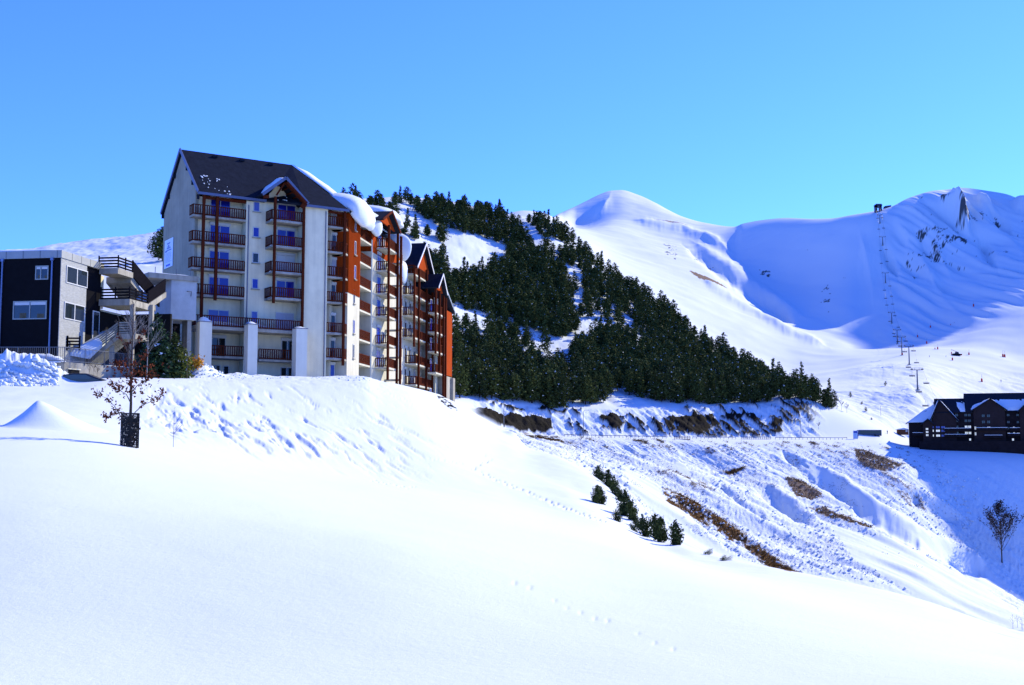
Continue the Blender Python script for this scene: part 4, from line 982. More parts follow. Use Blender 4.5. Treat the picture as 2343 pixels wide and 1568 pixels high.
def pt(a, u, v): b = b_at(AN, a, u, 13); return Vector(AN.w(a, b, AN.z_at(v, a, b))), b
# mid landing
(pm0, bm0), (pm1, bm1) = pt(a6, 236, 684), pt(a6, 297, 684)
a9 = AN.a_at(340, bm1, 13); zM = pm1.z
m_ = MB(); AN.box(m_, a6, a9, 0.05, bm1, zM - .55, zM); sp(m_, 'landing', M['concrete'])
m_ = MB(); plank_rail([AN.w(a6 + .1, .2, zM), AN.w(a6 + .1, bm1 - .08, zM)], m_); o_ = sp(m_, 'railing', RW_)
m_ = MB(); plank_rail([AN.w(a6 + .1, bm1 - .07, zM), AN.w(a9, bm1 - .07, zM)], m_); sp(m_, 'railing', RW_)
# top landing
(pt0, bt0), (pt1, bt1) = pt(a6, 239, 613), pt(a6, 268, 613); zT_ = pt1.z; aT = AN.a_at(305, bt1, 16)
m_ = MB(); AN.box(m_, a6, aT, 0.0, bt1, zT_ - .5, zT_); sp(m_, 'landing', M['concrete'])
m_ = MB(); plank_rail([AN.w(a6 + .1, -.1, zT_ - .02), AN.w(a6 + .1, bt1 - .05, zT_ - .02)], m_, bot=.15); sp(m_, 'railing', RW_)
m_ = MB(); plank_rail([AN.w(a6 + .12, bt1 - .06, zT_ - .02), AN.w(aT, bt1 - .06, zT_ - .02)], m_, bot=.15); sp(m_, 'railing', RW_)
# flight from top landing down to the right end of the mid landing (solid dark parapet)
m_ = MB(); m_.hexa([AN.w(aT, bt1 - .15, zT_ - .35), AN.w(aT, bt1, zT_ - .35), AN.w(aT + 4.6, bt1 + .4, zM + .2), AN.w(aT + 4.6, bt1 + .25, zM + .2)], [AN.w(aT, bt1 - .15, zT_ + 1.05), AN.w(aT, bt1, zT_ + 1.05), AN.w(aT + 4.6, bt1 + .4, zM + 1.5), AN.w(aT + 4.6, bt1 + .25, zM + 1.5)]); sp(m_, 'parapet', RW_)
m_ = MB(); m_.hexa([AN.w(aT, -.8, zT_ - .9), AN.w(aT, bt1 - .2, zT_ - .9), AN.w(aT + 4.6, bt1, zM - .2), AN.w(aT + 4.6, -.8, zM - .2)], [AN.w(aT, -.8, zT_ - .35), AN.w(aT, bt1 - .2, zT_ - .35), AN.w(aT + 4.6, bt1, zM + .25), AN.w(aT + 4.6, -.8, zM + .25)]); sp(m_, 'flight', M['concrete'])
# flight from mid landing up to the connector
ac0 = a9; ac1 = AN.a_at(378, bm1 - .1, 14); zc1 = AN.z_at(668, ac1, bm1)
m_ = MB(); m_.hexa([AN.w(ac0, bm1 - 1.6, zM - .55), AN.w(ac0, bm1, zM - .55), AN.w(ac1, bm1, zc1 - .5), AN.w(ac1, bm1 - 1.6, zc1 - .5)], [AN.w(ac0, bm1 - 1.6, zM), AN.w(ac0, bm1, zM), AN.w(ac1, bm1, zc1), AN.w(ac1, bm1 - 1.6, zc1)]); sp(m_, 'flight', M['concrete'])
m_ = MB(); m_.hexa([AN.w(ac0, bm1 - .2, zM + .02), AN.w(ac0, bm1 - .08, zM + .02), AN.w(ac1, bm1 - .08, zc1 + .02), AN.w(ac1, bm1 - .2, zc1 + .02)], [AN.w(ac0, bm1 - .2, zM + 1.1), AN.w(ac0, bm1 - .08, zM + 1.1), AN.w(ac1, bm1 - .08, zc1 + 1.2), AN.w(ac1, bm1 - .2, zc1 + 1.2)]); sp(m_, 'parapet', RW_)
m_ = MB(); m_.hexa([AN.w(ac0 + .3, bm1 - 1.5, zM + .1), AN.w(ac0 + .3, bm1 - .3, zM + .1), AN.w(ac1, bm1 - .3, zc1 + .1), AN.w(ac1, bm1 - 1.5, zc1 + .1)], [AN.w(ac0 + .3, bm1 - 1.5, zM + .5), AN.w(ac0 + .3, bm1 - .3, zM + .5), AN.w(ac1, bm1 - .3, zc1 + .6), AN.w(ac1, bm1 - 1.5, zc1 + .6)]); tag(m_.build('stair_snow', M['snow']), 'shaded snow on the short flight beside the concrete connector block', 'snow')
# columns
for (u, a, v1, w) in [(300, a6 + .2, 696, .34), (344, ac0 + .2, 697, .3)]:
    b = b_at(AN, a, u, 10); m_ = MB(); AN.box(m_, a, a + w, b - w / 2, b + w / 2, 6.3, AN.z_at(v1, a, b) - .02); sp(m_, 'column', M['concrete'])
# ground floor walls under the landings
m_ = MB(); AN.box(m_, aE + .05, a9 + 5, -2.5, -1.0, 6.3, zM - .56); sp(m_, 'back_wall', M['wall'])
m_ = MB(); AN.box(m_, aE + .05, a9 - 1.0, -1.2, -.9, zM - .5, zT_ - .3); sp(m_, 'back_wall', M['wall'])
m_ = MB(); AN.box(m_, aE + .9, a9 + 4.8, -.99, -.9, 6.6, zM - .75); sp(m_, 'shaded_window_panel', M['dark'])  # dark panel for windows, with the shade under the landings in its colour
m_ = MB(); AN.box(m_, a9 + 2.6, a9 + 2.9, -1.0, bm1 + .9, 6.3, zM - .6); sp(m_, 'shade_wall', M['dark'])  # added wall closing the view; its dark colour stands in for shade
# lower landing and flight
(pl0, bl_0), (pl1, bl_1) = pt(a6 - 1.2, 273, 764), pt(a6 - 1.2, 304, 770); zL = pl0.z; aL = a6 - 1.2
m_ = MB(); AN.box(m_, aL, aL + 2.6, bl_0, bl_1 + .3, zL - .45, zL); sp(m_, 'landing', M['concrete'])
pb, _b = pt(aL, 206, 822)
dirv = Vector((*AN.ex, 0)) * 2.0
m_ = MB(); m_.hexa([pb + Vector((0, 0, -.5)), Vector(AN.w(aL, bl_0, zL - .45)), Vector(AN.w(aL, bl_0, zL - .45)) + dirv * .2, pb + dirv * .2 + Vector((0, 0, -.5))], [pb, Vector(AN.w(aL, bl_0, zL)), Vector(AN.w(aL, bl_0, zL)) + dirv * .2, pb + dirv * .2]); sp(m_, 'stringer', M['concrete'])
m_ = MB(); m_.hexa([pb + dirv * .2 + Vector((0, 0, -.4)), Vector(AN.w(aL + .4, bl_0, zL - .4)), Vector(AN.w(aL + 2.2, bl_0, zL - .4)), pb + dirv * 1.1 + Vector((0, 0, -.4))], [pb + dirv * .2 + Vector((0, 0, -.05)), Vector(AN.w(aL + .4, bl_0, zL)), Vector(AN.w(aL + 2.2, bl_0, zL)), pb + dirv * 1.1 + Vector((0, 0, -.05))]); sp(m_, 'flight', M['concrete'])
m_ = MB(); pe = Vector(AN.w(aL, bl_0, zL)); plank_rail([pb + Vector((-.5, 0, -.1)), pe], m_, rows=5, gap=.21, h=.13, bot=.1); sp(m_, 'railing', PLK)
m_ = MB(); plank_rail([pe, Vector(AN.w(aL, bl_1 + .3, zL))], m_, rows=5, gap=.21, h=.13, bot=.1); sp(m_, 'railing', PLK)
b = b_at(AN, aL + .3, 255, 8); m_ = MB(); AN.box(m_, aL + .2, aL + .5, b - .15, b + .15, 5.5, AN.z_at(782, aL, b)); sp(m_, 'column', M['concrete'])
m_ = MB(); m_.hexa([P(150, 812, 96.5), P(205, 822, 98), P(262, 768, 101.5), P(232, 764, 103)], [P(150, 808, 96.5), P(205, 812, 98), P(262, 756, 101.5), P(234, 758, 103)]); tag(m_.build('stair_snow', M['snow']), 'shaded blue snow bank on the long lower flight in front of the annex', 'snow')
m_ = MB(); plank_rail([P(132, 812, 95.6), P(154, 798, 96.2), P(182, 798, 97.2)], m_, rows=4); o_ = m_.build('stair_railing', RW_); tag(o_, 'short dark plank railing at the foot of the annex corner', 'railing')
# ---------------------------------------------------------------- connector block at the gable
cn_ = empty('connector_block', P(415, 790, 112)); tag(cn_, 'bare concrete connector block raised over a dark passage at the gable foot', 'building')
def cp(mb, name, m): return apart(mb, name, m, None, cn_)
CF = Frame(FR.w(-.36, -2.2, 0)[:2], WR.n)     # faces the camera, runs to the right
pc0 = P(391, 700, 111.5); pc1 = P(449, 700, 113.0)
CB = Frame((pc0.x, pc0.y), (pc1.x - pc0.x, pc1.y - pc0.y)); Lc = (pc1 - pc0).xy.length
zc0, zct = P(420, 731, 112).z, P(420, 642, 112).z
m_ = MB(); CB.box(m_, 0, Lc, -6, 0, zc0, zct); cp(m_, 'wall', mat('bare_concrete', (.42, .435, .42), .95, .1, noise=.2, nscale=.8, bump=.2, bscale=9))
m_ = MB(); CB.box(m_, -2.3, Lc + .1, -6.05, .2, zct + .003, zct + .5); cp(m_, 'roof_slab', M['concrete'])
m_ = MB(); CB.box(m_, 0, Lc, -5, -4, BASE, zc0 - .003); cp(m_, 'passage_back', M['dark'])
m_ = MB(); CB.box(m_, Lc - .75, Lc - .35, -1.6, -.2, BASE, zc0 - .003); cp(m_, 'column', M['concrete'])
m_ = MB(); CB.box(m_, -.1, .25, -3, -.1, BASE, zc0 - .003); cp(m_, 'column', M['concrete'])
m_ = MB(); m_.tube([CB.w(Lc * .62, .02, zct - 1.0), CB.w(Lc * .62, .12, zct - 1.0), CB.w(Lc * .78, .12, zct - 1.0), CB.w(Lc * .78, .02, zct - 1.45)], .035, 6); cp(m_, 'pipe', M['metal'])
for aa in (-1.5, .6, 2.0):
    m_ = MB(); m_.tube([CB.w(aa, -.3, zct + .5), CB.w(aa, -.3, zct + 1.15)], .03, 6); cp(m_, 'post', M['metal'])
snow_slab('roof_snow', 'thin snow strip on the flat slab of the concrete connector block', bil(CB.w(-2.2, -5, zct + .51), CB.w(Lc - .4, -5, zct + .51), CB.w(Lc - .4, .1, zct + .51), CB.w(-2.2, .1, zct + .51), 8, 14), .2, 9)
# ---------------------------------------------------------------- terrace with wall and fence
c0, c1, c2 = P(-90, 838, 90), P(147, 838, 90), P(345, 838, 99)
zt_ = P(100, 828, 90).z
tr = MB(); pts = [Vector((c0.x, c0.y, 3.5)), Vector((c1.x, c1.y, 3.5)), Vector((c2.x, c2.y, 3.5)), Vector((c2.x + 3, c2.y + 12, 3.5)), Vector((c0.x, c0.y + 22, 3.5))]
tr.prism(pts, (0, 0, zt_ - 3.5)); two = tr.build('retaining_wall', M['concrete']); tag(two, 'stained concrete terrace wall under the metal bar fence', 'wall')
op = MB(); d_ = (c2 - c1).normalized(); TF = Frame((c1.x, c1.y), (d_.x, d_.y))
TF.box(op, TF.a_at(167), TF.a_at(192), .004, .03, zt_ - 1.35, zt_ - .55)
o_ = op.build('window', M['dark']); o_.parent = two
op = MB(); TF.box(op, TF.a_at(166) - .05, TF.a_at(193) + .05, .003, .1, zt_ - .55, zt_ - .47); TF.box(op, TF.a_at(166) - .05, TF.a_at(193) + .05, .003, .1, zt_ - 1.43, zt_ - 1.35); o2 = op.build('window_frame', M['wall']); o2.parent = o_
snow_slab('terrace_snow', 'snow layer on the terrace behind the metal bar fence', bil((c0.x, c0.y + 20, zt_), (c2.x + 2, c2.y + 10, zt_), (c2.x, c2.y + .15, zt_), (c0.x, c0.y + .15, zt_), 22, 26), .35, 6)
s_ = snow_slab('terrace_snow', 'snow ridge along the terrace edge left of the wall corner', bil((c0.x, c0.y + 1.6, zt_ + .02), (c1.x - .3, c1.y + 1.6, zt_ + .02), (c1.x - .25, c1.y - .12, zt_ - .05), (c0.x, c0.y - .12, zt_ - .05), 8, 40), .62, 8)
fc = empty('metal_fence', (c1.x, c1.y, zt_)); tag(fc, 'long grey metal bar fence along the snowy terrace edge', 'fence')
def fence_run(p, q, z0, h, name):
    m_ = MB(); L = (q - p).xy.length; n = int(L / .155)
    m_.bar((p.x, p.y, z0 + h), (q.x, q.y, z0 + h), .05, .05); m_.bar((p.x, p.y, z0 + .1), (q.x, q.y, z0 + .1), .04, .05)
    for i in range(n + 1):
        c = p.lerp(q, i / n); r = .011 if i % 14 else .03; m_.box(c.x - r, c.x + r, c.y - r, c.y + r, z0 - (.15 if i % 14 == 0 else -.1), z0 + h)
    return apart(m_, name, M['metal'], None, fc)
e0, e1, e2 = Vector((c0.x, c0.y - .05, 0)), Vector((c1.x, c1.y - .05, 0)), Vector((c2.x, c2.y - .05, 0))
fence_run(e0, e1, zt_, 1.12, 'fence_panel'); fence_run(e1, e2, zt_, 1.12, 'fence_panel')
# ---------------------------------------------------------------- car under the wall
cr = empty('parked_car', P(176, 871, 87.8), 0.03); tag(cr, 'black car half buried in snow in front of the terrace wall', 'car')
prof = [(-2.1, .35), (-2.1, .8), (-1.35, .95), (-.7, 1.35), (.0, 1.46), (.9, 1.44), (1.6, 1.15), (2.1, 1.0), (2.15, .35)]
cm = MB(); cm.prism([(x, -.8, z - .95) for x, z in prof], (0, 1.6, 0)); cpaint = mat('black_paint', (.008, .009, .011), .2, .5, noise=.1, nscale=2)
o_ = cm.build('body', cpaint); o_.parent = cr; md = o_.modifiers.new('b', 'BEVEL'); md.width = .1; md.segments = 3
for s in (-1, 1):
    gm_ = MB(); gm_.prism([(-.95, s * .805, .05), (-.55, s * .805, .36), (.9, s * .805, .40), (1.35, s * .805, .08)], (0, s * .01, 0)); o2 = gm_.build('side_window', M['glass_dark']); o2.parent = cr
    for x in (-1.35, 1.35):
        wh = MB(); wh.tube([(x, s * .62, -.62), (x, s * .84, -.62)], .32, 16); o2 = wh.build('wheel', M['dark']); o2.parent = cr
ws = MB(); ws.hexa([(-1.3, -.66, .03), (-1.3, .66, .03), (-.72, .6, .4), (-.72, -.6, .4)], [(-1.33, -.66, .06), (-1.33, .66, .06), (-.75, .6, .43), (-.75, -.6, .43)]); o2 = ws.build('windscreen', M['glass_dark']); o2.parent = cr
# ---------------------------------------------------------------- vegetation
def foliage_mat(name, c1, c2, sc=1.2):
    m = mat(name, c2, .75, .15, noise=.5, nscale=sc, col2=c1); return m
M['pine'] = foliage_mat('pine_needles', (.012, .024, .007), (.095, .115, .032))
M['pine2'] = foliage_mat('dark_needles', (.010, .019, .007), (.068, .088, .028))
M['spruce'] = foliage_mat('spruce_needles', (.010, .028, .016), (.040, .070, .028), 2.0)
M['yellowgreen'] = foliage_mat('yellow_green_leaves', (.05, .07, .01), (.22, .22, .03), 2.0)
M['orange'] = foliage_mat('orange_leaves', (.35, .12, .01), (.75, .36, .03), 3.0)
M['russet'] = foliage_mat('russet_leaves', (.05, .012, .006), (.16, .042, .018), 5.0)
M['twig'] = mat('twig', (.10, .075, .06), .9, .1, noise=.3, nscale=4)
M['twig_pale'] = mat('pale_twig', (.30, .27, .24), .8, .2, noise=.3, nscale=4)
def clumps(centres, sizes, r, mats_idx=None, up=.35, per=3):
    """leaf-clump triangles as numpy arrays"""
    n = len(centres); c = np.repeat(np.array(centres), per, axis=0); s = np.repeat(np.array(sizes), per)[:, None]
    d1 = r.normal(size=(n * per, 3)); d1[:, 2] *= up; d1 /= np.linalg.norm(d1, axis=1)[:, None]
    d2 = r.normal(size=(n * per, 3)); d2[:, 2] *= .8; d2 -= d1 * (d1 * d2).sum(1)[:, None]; d2 /= np.linalg.norm(d2, axis=1)[:, None]
    c = c + r.normal(size=(n * per, 3)) * s * .35
    v = np.stack([c - d1 * s * .6 - d2 * s * .25, c + d1 * s * .6 - d2 * s * .2, c + d2 * s * .5], axis=1).reshape(-1, 3)
    f = np.arange(len(v)).reshape(-1, 3)
    return v, f
def np_mesh(name, v, f, mats, mi=None):
    me = bpy.data.meshes.new(name); k = f.shape[1]; n = len(f)
    me.vertices.add(len(v)); me.vertices.foreach_set('co', v.astype(np.float32).ravel())
    me.loops.add(n * k); me.loops.foreach_set('vertex_index', f.ravel().astype(np.int32))
    me.polygons.add(n); me.polygons.foreach_set('loop_start', np.arange(0, n * k, k, dtype=np.int32)); me.update(calc_edges=True)
    for m in mats: me.materials.append(m)
    if mi is not None: me.polygons.foreach_set('material_index', mi.astype(np.int32))
    return me
def conifer_arrays(h, w, seed, n=260, shape='pine', size=.5, snowp=.02, per=3):
    UPF = 1.6 if shape == 'juniper' else .35
    r = np.random.default_rng(seed); rr = random.Random(seed); C = []; Sz = []
    base = {'pine': .12, 'spruce': .03, 'juniper': .0}[shape] * h
    whorls = int(h / (.55 if h > 6 else .3)) if h > 2.5 else 9; lean = (rr.uniform(-.3, .3), rr.uniform(-.3, .3))
    for i in range(whorls):
        t = (i + rr.uniform(0, .8)) / whorls; z = base + (h - base) * t
        if shape == 'pine': R = w / 2 * 1.18 * (min(1, (t + .22) * 2.0)) * (1 - t ** 2.6) ** .60 + .22
        elif shape == 'spruce': R = w / 2 * (1 - t) ** .85 + .10
        else: R = w / 2 * (math.sin(math.pi * min(1, (t * .78 + .22))) ** .8) + .05
        nb = max(3, int(n / whorls / 2.2 * (R / (w / 2)) ** 1.1 * 1.6))
        for b in range(nb):
            ph = rr.uniform(0, 2 * math.pi); Rb = R * rr.uniform(.62, 1.12)
            for q in (.35, .68, 1.0):
                if rr.random() < .2: continue
                rad = Rb * q; droop = (-.18 if shape != 'juniper' else .45) * rad * q
                C.append((math.cos(ph) * rad + lean[0] * t, math.sin(ph) * rad + lean[1] * t, z + droop + rr.uniform(-.12, .12))); Sz.append(size * (1.15 - .45 * q) * rr.uniform(.7, 1.25) * (1 - .35 * t))
    if shape != 'pine': C.append((lean[0], lean[1], h)); Sz.append(size * .5)
    v, f = clumps(C, Sz, r, per=per, up=UPF); mi = (r.random(len(f)) < snowp).astype(int)
    return v, f, mi, lean
def trunk_mb(h, r0, lean, snags=0, rs=None):
    m_ = MB(); m_.tube([(0, 0, -.6), (lean[0] * .4, lean[1] * .4, h * .45), (lean[0], lean[1], h * .93)], [r0, r0 * .7, r0 * .15], 6)
    for i in range(snags):
        z = h * rs.uniform(.12, .5); ph = rs.uniform(0, 6.28); L = rs.uniform(.6, 1.4); m_.tube([(0, 0, z), (math.cos(ph) * L, math.sin(ph) * L, z + .2)], [r0 * .25, r0 * .08], 4)
    return m_
def make_tree(kind, h, w, seed, n, shape, size, label=None, cat='tree', group=None, snowp=.02, mt='pine', per=3):
    v, f, mi, lean = conifer_arrays(h, w, seed, n, shape, size, snowp, per)
    root = empty(kind); tag(root, label, cat, group)
    cr_ = bpy.data.objects.new('crown', np_mesh('crown', v, f, [M[mt], M['snow']], mi)); COL.objects.link(cr_); cr_.parent = root
    t_ = trunk_mb(h, (.16 + h * .008) if h > 6 else h * .02, lean, 4 if h > 6 else 0, random.Random(seed)).build('trunk', M['bark']); t_.parent = root
    return root
# forest protos
PR = []
for i in range(7):
    h = [9.5, 11, 12.5, 10.5, 8.5, 11.8, 7.0][i]; w = [5.2, 5.6, 5.4, 6.2, 4.6, 5.0, 4.2][i]
    PR.append((h, make_tree('pine_tree', h, w, 100 + i, 300, 'pine' if i != 5 else 'spruce', .95, mt='pine' if i % 2 else 'pine2', snowp=.012)))
POLY = [
 # (polygon of crown feet, trees per 1000 sq units)
 ([(925,470),(1000,476),(1080,478),(1150,496),(1182,528),(1205,565),(1245,600),(1292,625),(1312,690),(1318,775),(1255,775),(1215,755),(1150,745),(1095,712),(1030,712),(1000,670),(1010,645),(1050,640),(1110,634),(1160,625),(1165,578),(1110,548),(1040,530),(990,514),(950,490)], 8.0),
 ([(1208,508),(1255,512),(1322,558),(1285,560),(1235,540)], 9),
 ([(1286,575),(1330,580),(1400,640),(1500,700),(1620,790),(1700,845),(1790,890),(1838,915),(1835,925),(1740,925),(1640,926),(1555,926),(1500,920),(1440,905),(1370,880),(1310,835),(1315,810),(1350,790),(1385,765),(1430,775),(1480,800),(1500,800),(1480,770),(1420,715),(1380,690),(1330,625),(1280,600)], 8.0),
 ([(1838,905),(1870,920),(1905,935),(1880,940),(1845,925)], 8),
 ([(1036,790),(1100,795),(1180,815),(1250,845),(1290,868),(1350,870),(1405,920),(1395,925),(1320,932),(1290,940),(1200,925),(1110,918),(1045,912)], 7.0),
 ([(1036,740),(1090,755),(1150,775),(1175,790),(1060,785),(1036,775)], 1.4),
 ([(1120,765),(1160,755),(1210,790),(1250,810),(1200,805)], 4.5),
 ([(935,500),(985,540),(1050,560),(1110,575),(1000,600),(950,560)], .8),
 ([(1290,690),(1330,640),(1390,700),(1430,735),(1480,780),(1420,760),(1360,750),(1330,760)], 1.8),
 ([(950,590),(1000,612),(1030,640),(1020,705),(1000,720),(960,640)], 8),
 ([(895,495),(915,500),(945,530),(960,560),(930,565)], 3.0),
 ([(830,476),(850,476),(905,490),(890,500),(850,492)], 5.0),
 ([(1200,530),(1240,545),(1290,590),(1270,600),(1220,570)], 1.2),
]
def area(p): return abs(sum(p[i][0] * p[(i + 1) % len(p)][1] - p[(i + 1) % len(p)][0] * p[i][1] for i in range(len(p)))) / 2
def pin(u, v, poly):
    r = False; n = len(poly)
    for i in range(n):
        x1, y1 = poly[i]; x2, y2 = poly[(i + 1) % n]
        if (y1 > v) != (y2 > v) and u < (x2 - x1) * (v - y1) / (y2 - y1) + x1: r = not r
    return r
spots = []; rf = random.Random(21)
for poly, dens in POLY:
    us = [p[0] for p in poly]; vs = [p[1] for p in poly]; want = int(area(poly) * dens / 1000); n = 0; tries = 0
    while n < want and tries < want * 40:
        tries += 1; u = rf.uniform(min(us), max(us)); v = rf.uniform(min(vs), max(vs))
        if not pin(u, v, poly): continue
        dmin = 7 if dens > 5 else 14
        if any(abs(u - s[0]) < dmin and abs(v - s[1]) < dmin * .55 for s in spots): continue
        spots.append((u, v)); n += 1
spots += [(787,476),(806,476),(812,474),(820,476),(845,478),(851,478),(862,480),(872,482),(905,468),(915,466),(930,464),(940,470)]
placed = []
for (u, v) in spots:
    p = G(u, v, 12.9)
    if p.y > 1000: continue
    placed.append((u, v, p))
placed.sort(key=lambda s: s[2].y)
print('forest trees', len(placed))
protos = [Proto(r) for h, r in PR]; first = [True] * len(PR)
VAR = ['broad rounded dark pine', 'tall dense dark pine', 'narrow dark green pine', 'wide bushy dark pine', 'short dark pine', 'pointed dark conifer', 'small young dark pine']
NB = 280
def ordinal(n): return f"{n}{'th' if 10 <= n % 100 <= 20 else {1: 'st', 2: 'nd', 3: 'rd'}.get(n % 10, 'th')}"
bot = sorted(range(min(NB, len(placed))), key=lambda i: -placed[i][1]); ROWLAB = {}
per_row = 20
RW2 = 'lowest second third fourth fifth sixth seventh eighth ninth tenth eleventh twelfth thirteenth fourteenth fifteenth'.split()
for rix in range(0, len(bot), per_row):
    for cix, i in enumerate(sorted(bot[rix:rix + per_row], key=lambda i: placed[i][0])): ROWLAB[i] = f"{ordinal(cix + 1)} from left in the {RW2[rix // per_row]} forest row above the road"
rest = []
for i, (u, v, p) in enumerate(placed):
    k = rf.randrange(7); s = rf.uniform(.8, 1.2) * (1.03 if v > 620 else .95)
    if v > 600 and rf.random() < .15: s *= .62
    if i < NB:
        if first[k]: o = PR[k][1]; first[k] = False
        else: o = protos[k].copy()
        o.location = p; o.rotation_euler = (0, 0, rf.uniform(0, 6.28)); o.scale = (s, s, s * rf.uniform(.92, 1.1))
        tag(o, f'{VAR[k]}, {ROWLAB[i]}', 'tree', 'pines of the hillside forest')
    else: rest.append((k, p, s, rf.uniform(0, 6.28)))
for k in range(7):
    if first[k]:
        for c in kids(PR[k][1]): bpy.data.objects.remove(c)
        bpy.data.objects.remove(PR[k][1])
# the rest of the wood: one object
VV = []; FF = []; MI = []; off = 0; arrs = []
for i in range(7):
    h = [9.5, 11, 12.5, 10.5, 8.5, 11.8, 7.0][i]; w = [5.2, 5.6, 5.4, 6.2, 4.6, 5.0, 4.2][i]
    v, f, mi, l = conifer_arrays(h, w, 100 + i, 190, 'pine' if i != 5 else 'spruce', 1.15, .012)
    tv = np.array([(-.2, 0, -.8), (.2, 0, -.8), (0, 0, h * .7), (0, -.2, -.8), (0, .2, -.8), (0, 0, h * .7)]); tf = np.array([[0, 1, 2], [3, 4, 5]])
    arrs.append((np.vstack([v, tv]), np.vstack([f, tf + len(v)]), np.concatenate([mi, [2, 2]])))
for (k, p, s, a) in rest:
    v, f, mi = arrs[k]; c_, s_ = math.cos(a), math.sin(a); R = np.array([[c_, -s_, 0], [s_, c_, 0], [0, 0, 1]])
    VV.append(v @ R.T * s + np.array(p)); FF.append(f + off); MI.append(mi); off += len(v)
if VV:
    fo_ = bpy.data.objects.new('forest', np_mesh('forest', np.vstack(VV), np.vstack(FF), [M['pine'], M['snow'], M['bark']], np.concatenate(MI))); COL.objects.link(fo_)
    tag(fo_, 'dense mass of dark pines on the upper hillside behind the apartment block', 'forest', kind='stuff')
# dark conifer behind the gable, and lone trees on the piste side
def lone(u, v, h_units, label, w_=.5, shape='pine', mt='pine2', kmin=None, seed=0, kind='pine_tree', grp=None):
    p = G(u, v, kmin); h = h_units / F * p.y * 1.0; t = make_tree(kind, h, h * w_, 300 + seed, 120, shape, h * .09, label, 'tree', grp, mt=mt); t.location = p; return t
_p = G(371, 598, 12.9); _h = 80 / F * _p.y; _t = make_tree('pine_tree', _h, _h * .72, 401, 900, 'pine', 1.1, 'dark bushy pine peeking out from behind the grey gable wall', 'tree'); _t.location = _p
for i, (u, v, h, lb) in enumerate([(2026.6,884,12,'small conifer casting a blue shadow below the chairlift pylons'), (1946.8,910,14,'small dark conifer on the piste slope left of the chairlift'), (1972,926,8,'low dark shrub on the piste slope above the bus'), (1981,942,12,'second small conifer down the piste slope above the bus'), (1994,962,6,'tiny dark shrub just above the bus roof'), (1890,940,45,'tall dark pine standing alone at the right tip of the forest'), (1902,936,30,'smaller dark pine beside the tall lone pine at the forest tip'), (1573,945,12,'tiny conifer on the snowy bank above the road cut'), (1910,930,38,'outermost pine at the right end of the forest')]):
    lone(u, v, h, lb, seed=i, kmin=12.9)
# ---------------------------------------------------------------- junipers on the near slope
JL = [(1366,1092,24),(1376,1098,20),(1390,1108,32),(1398,1120,28),(1408,1134,26),(1418,1146,20),(1363,1150,34),(1377,1153,32),(1430,1180,50),(1449,1190,40),(1412,1192,22),(1462,1206,22),(1454,1216,14),(1478,1227,40),(1500,1232,46),(1514,1240,48),(1548,1246,46),(1540,1242,12),(1612,1268,10),(1650,1282,9),(1657,1282,7)]
JD = ['slender juniper at the top of the near slope row','short juniper second from the top of the row','tall juniper high in the near slope row','bushy juniper just below the tall one','dense juniper in the middle of the upper clump','low juniper at the lower end of the upper clump','left one of the two junipers set apart on open snow','right one of the two junipers set apart on open snow','tallest slender juniper below the upper clump','open branched juniper beside the tallest slender one','small lone juniper left of the row','scruffy low juniper above the dark dense pair','sprawling twiggy juniper at the snow edge','broad dark juniper with a slanting top','dark pointed juniper in the middle of the lowest three','tall dense dark juniper right of the pointed one','lone dark columnar juniper at the right end of the row','tiny sprig left of the columnar juniper','tiny dark sprig on the snow crest','little sprig further down the snow crest','last tiny sprig on the snow crest']
for i, (u, v, h) in enumerate(JL):
    p = G(u, v + 1, None, 4.1); hh = h * 1.2 / F * p.y
    t = make_tree('juniper', hh, hh * (.5 if h > 30 else .75) * (1.4 if i in (13,) else 1), 500 + i, 300, 'juniper', hh * .11, JD[i], 'shrub', 'junipers on the near slope', mt='pine2' if i % 3 else 'pine', snowp=.0)
    t.location = p + Vector((0, 0, -.05)); t.rotation_euler = (random.uniform(-.1, .1), random.uniform(-.1, .12), i)
# ---------------------------------------------------------------- bare and leafy trees
def branches(rs, mb, p, d, L, r, depth, tips, spread=.6, n=4, curve=.12, upb=.15, minr=.004):
    pts = [Vector(p)]; dd = Vector(d).normalized(); rr = [r]
    for i in range(4):
        dd = (dd + Vector((rs.uniform(-curve, curve), rs.uniform(-curve, curve), upb * .3 + rs.uniform(-curve, curve) * .5))).normalized()
        pts.append(pts[-1] + dd * L / 4); rr.append(max(minr, r * (1 - .75 * (i + 1) / 4)))
    mb.tube(pts, rr, 5 if depth > 1 else 4); tips += pts[2:]
    if depth <= 0: return
    for i in range(n):
        t = rs.uniform(.25, .98); k = min(3, int(t * 4)); q = pts[k].lerp(pts[k + 1], t * 4 - k)
        a = Vector((rs.gauss(0, 1), rs.gauss(0, 1), rs.gauss(0, .6))); a -= dd * a.dot(dd); a.normalize()
        branches(rs, mb, q, dd + a * spread * rs.uniform(.7, 1.3) + Vector((0, 0, upb)), L * rs.uniform(.4, .62), rr[k] * .6, depth - 1, tips, spread, max(2, n - 1), curve, upb, minr)
def leaves(pts, size, per, m, seed, spread, name='leaves'):
    r = np.random.default_rng(seed); c = np.array([tuple(p) for p in pts]); c = c + r.normal(size=c.shape) * spread
    v, f = clumps(c, np.full(len(c), size), r, per=per, up=1.0); o = bpy.data.objects.new(name, np_mesh(name, v, f, [m])); COL.objects.link(o); return o
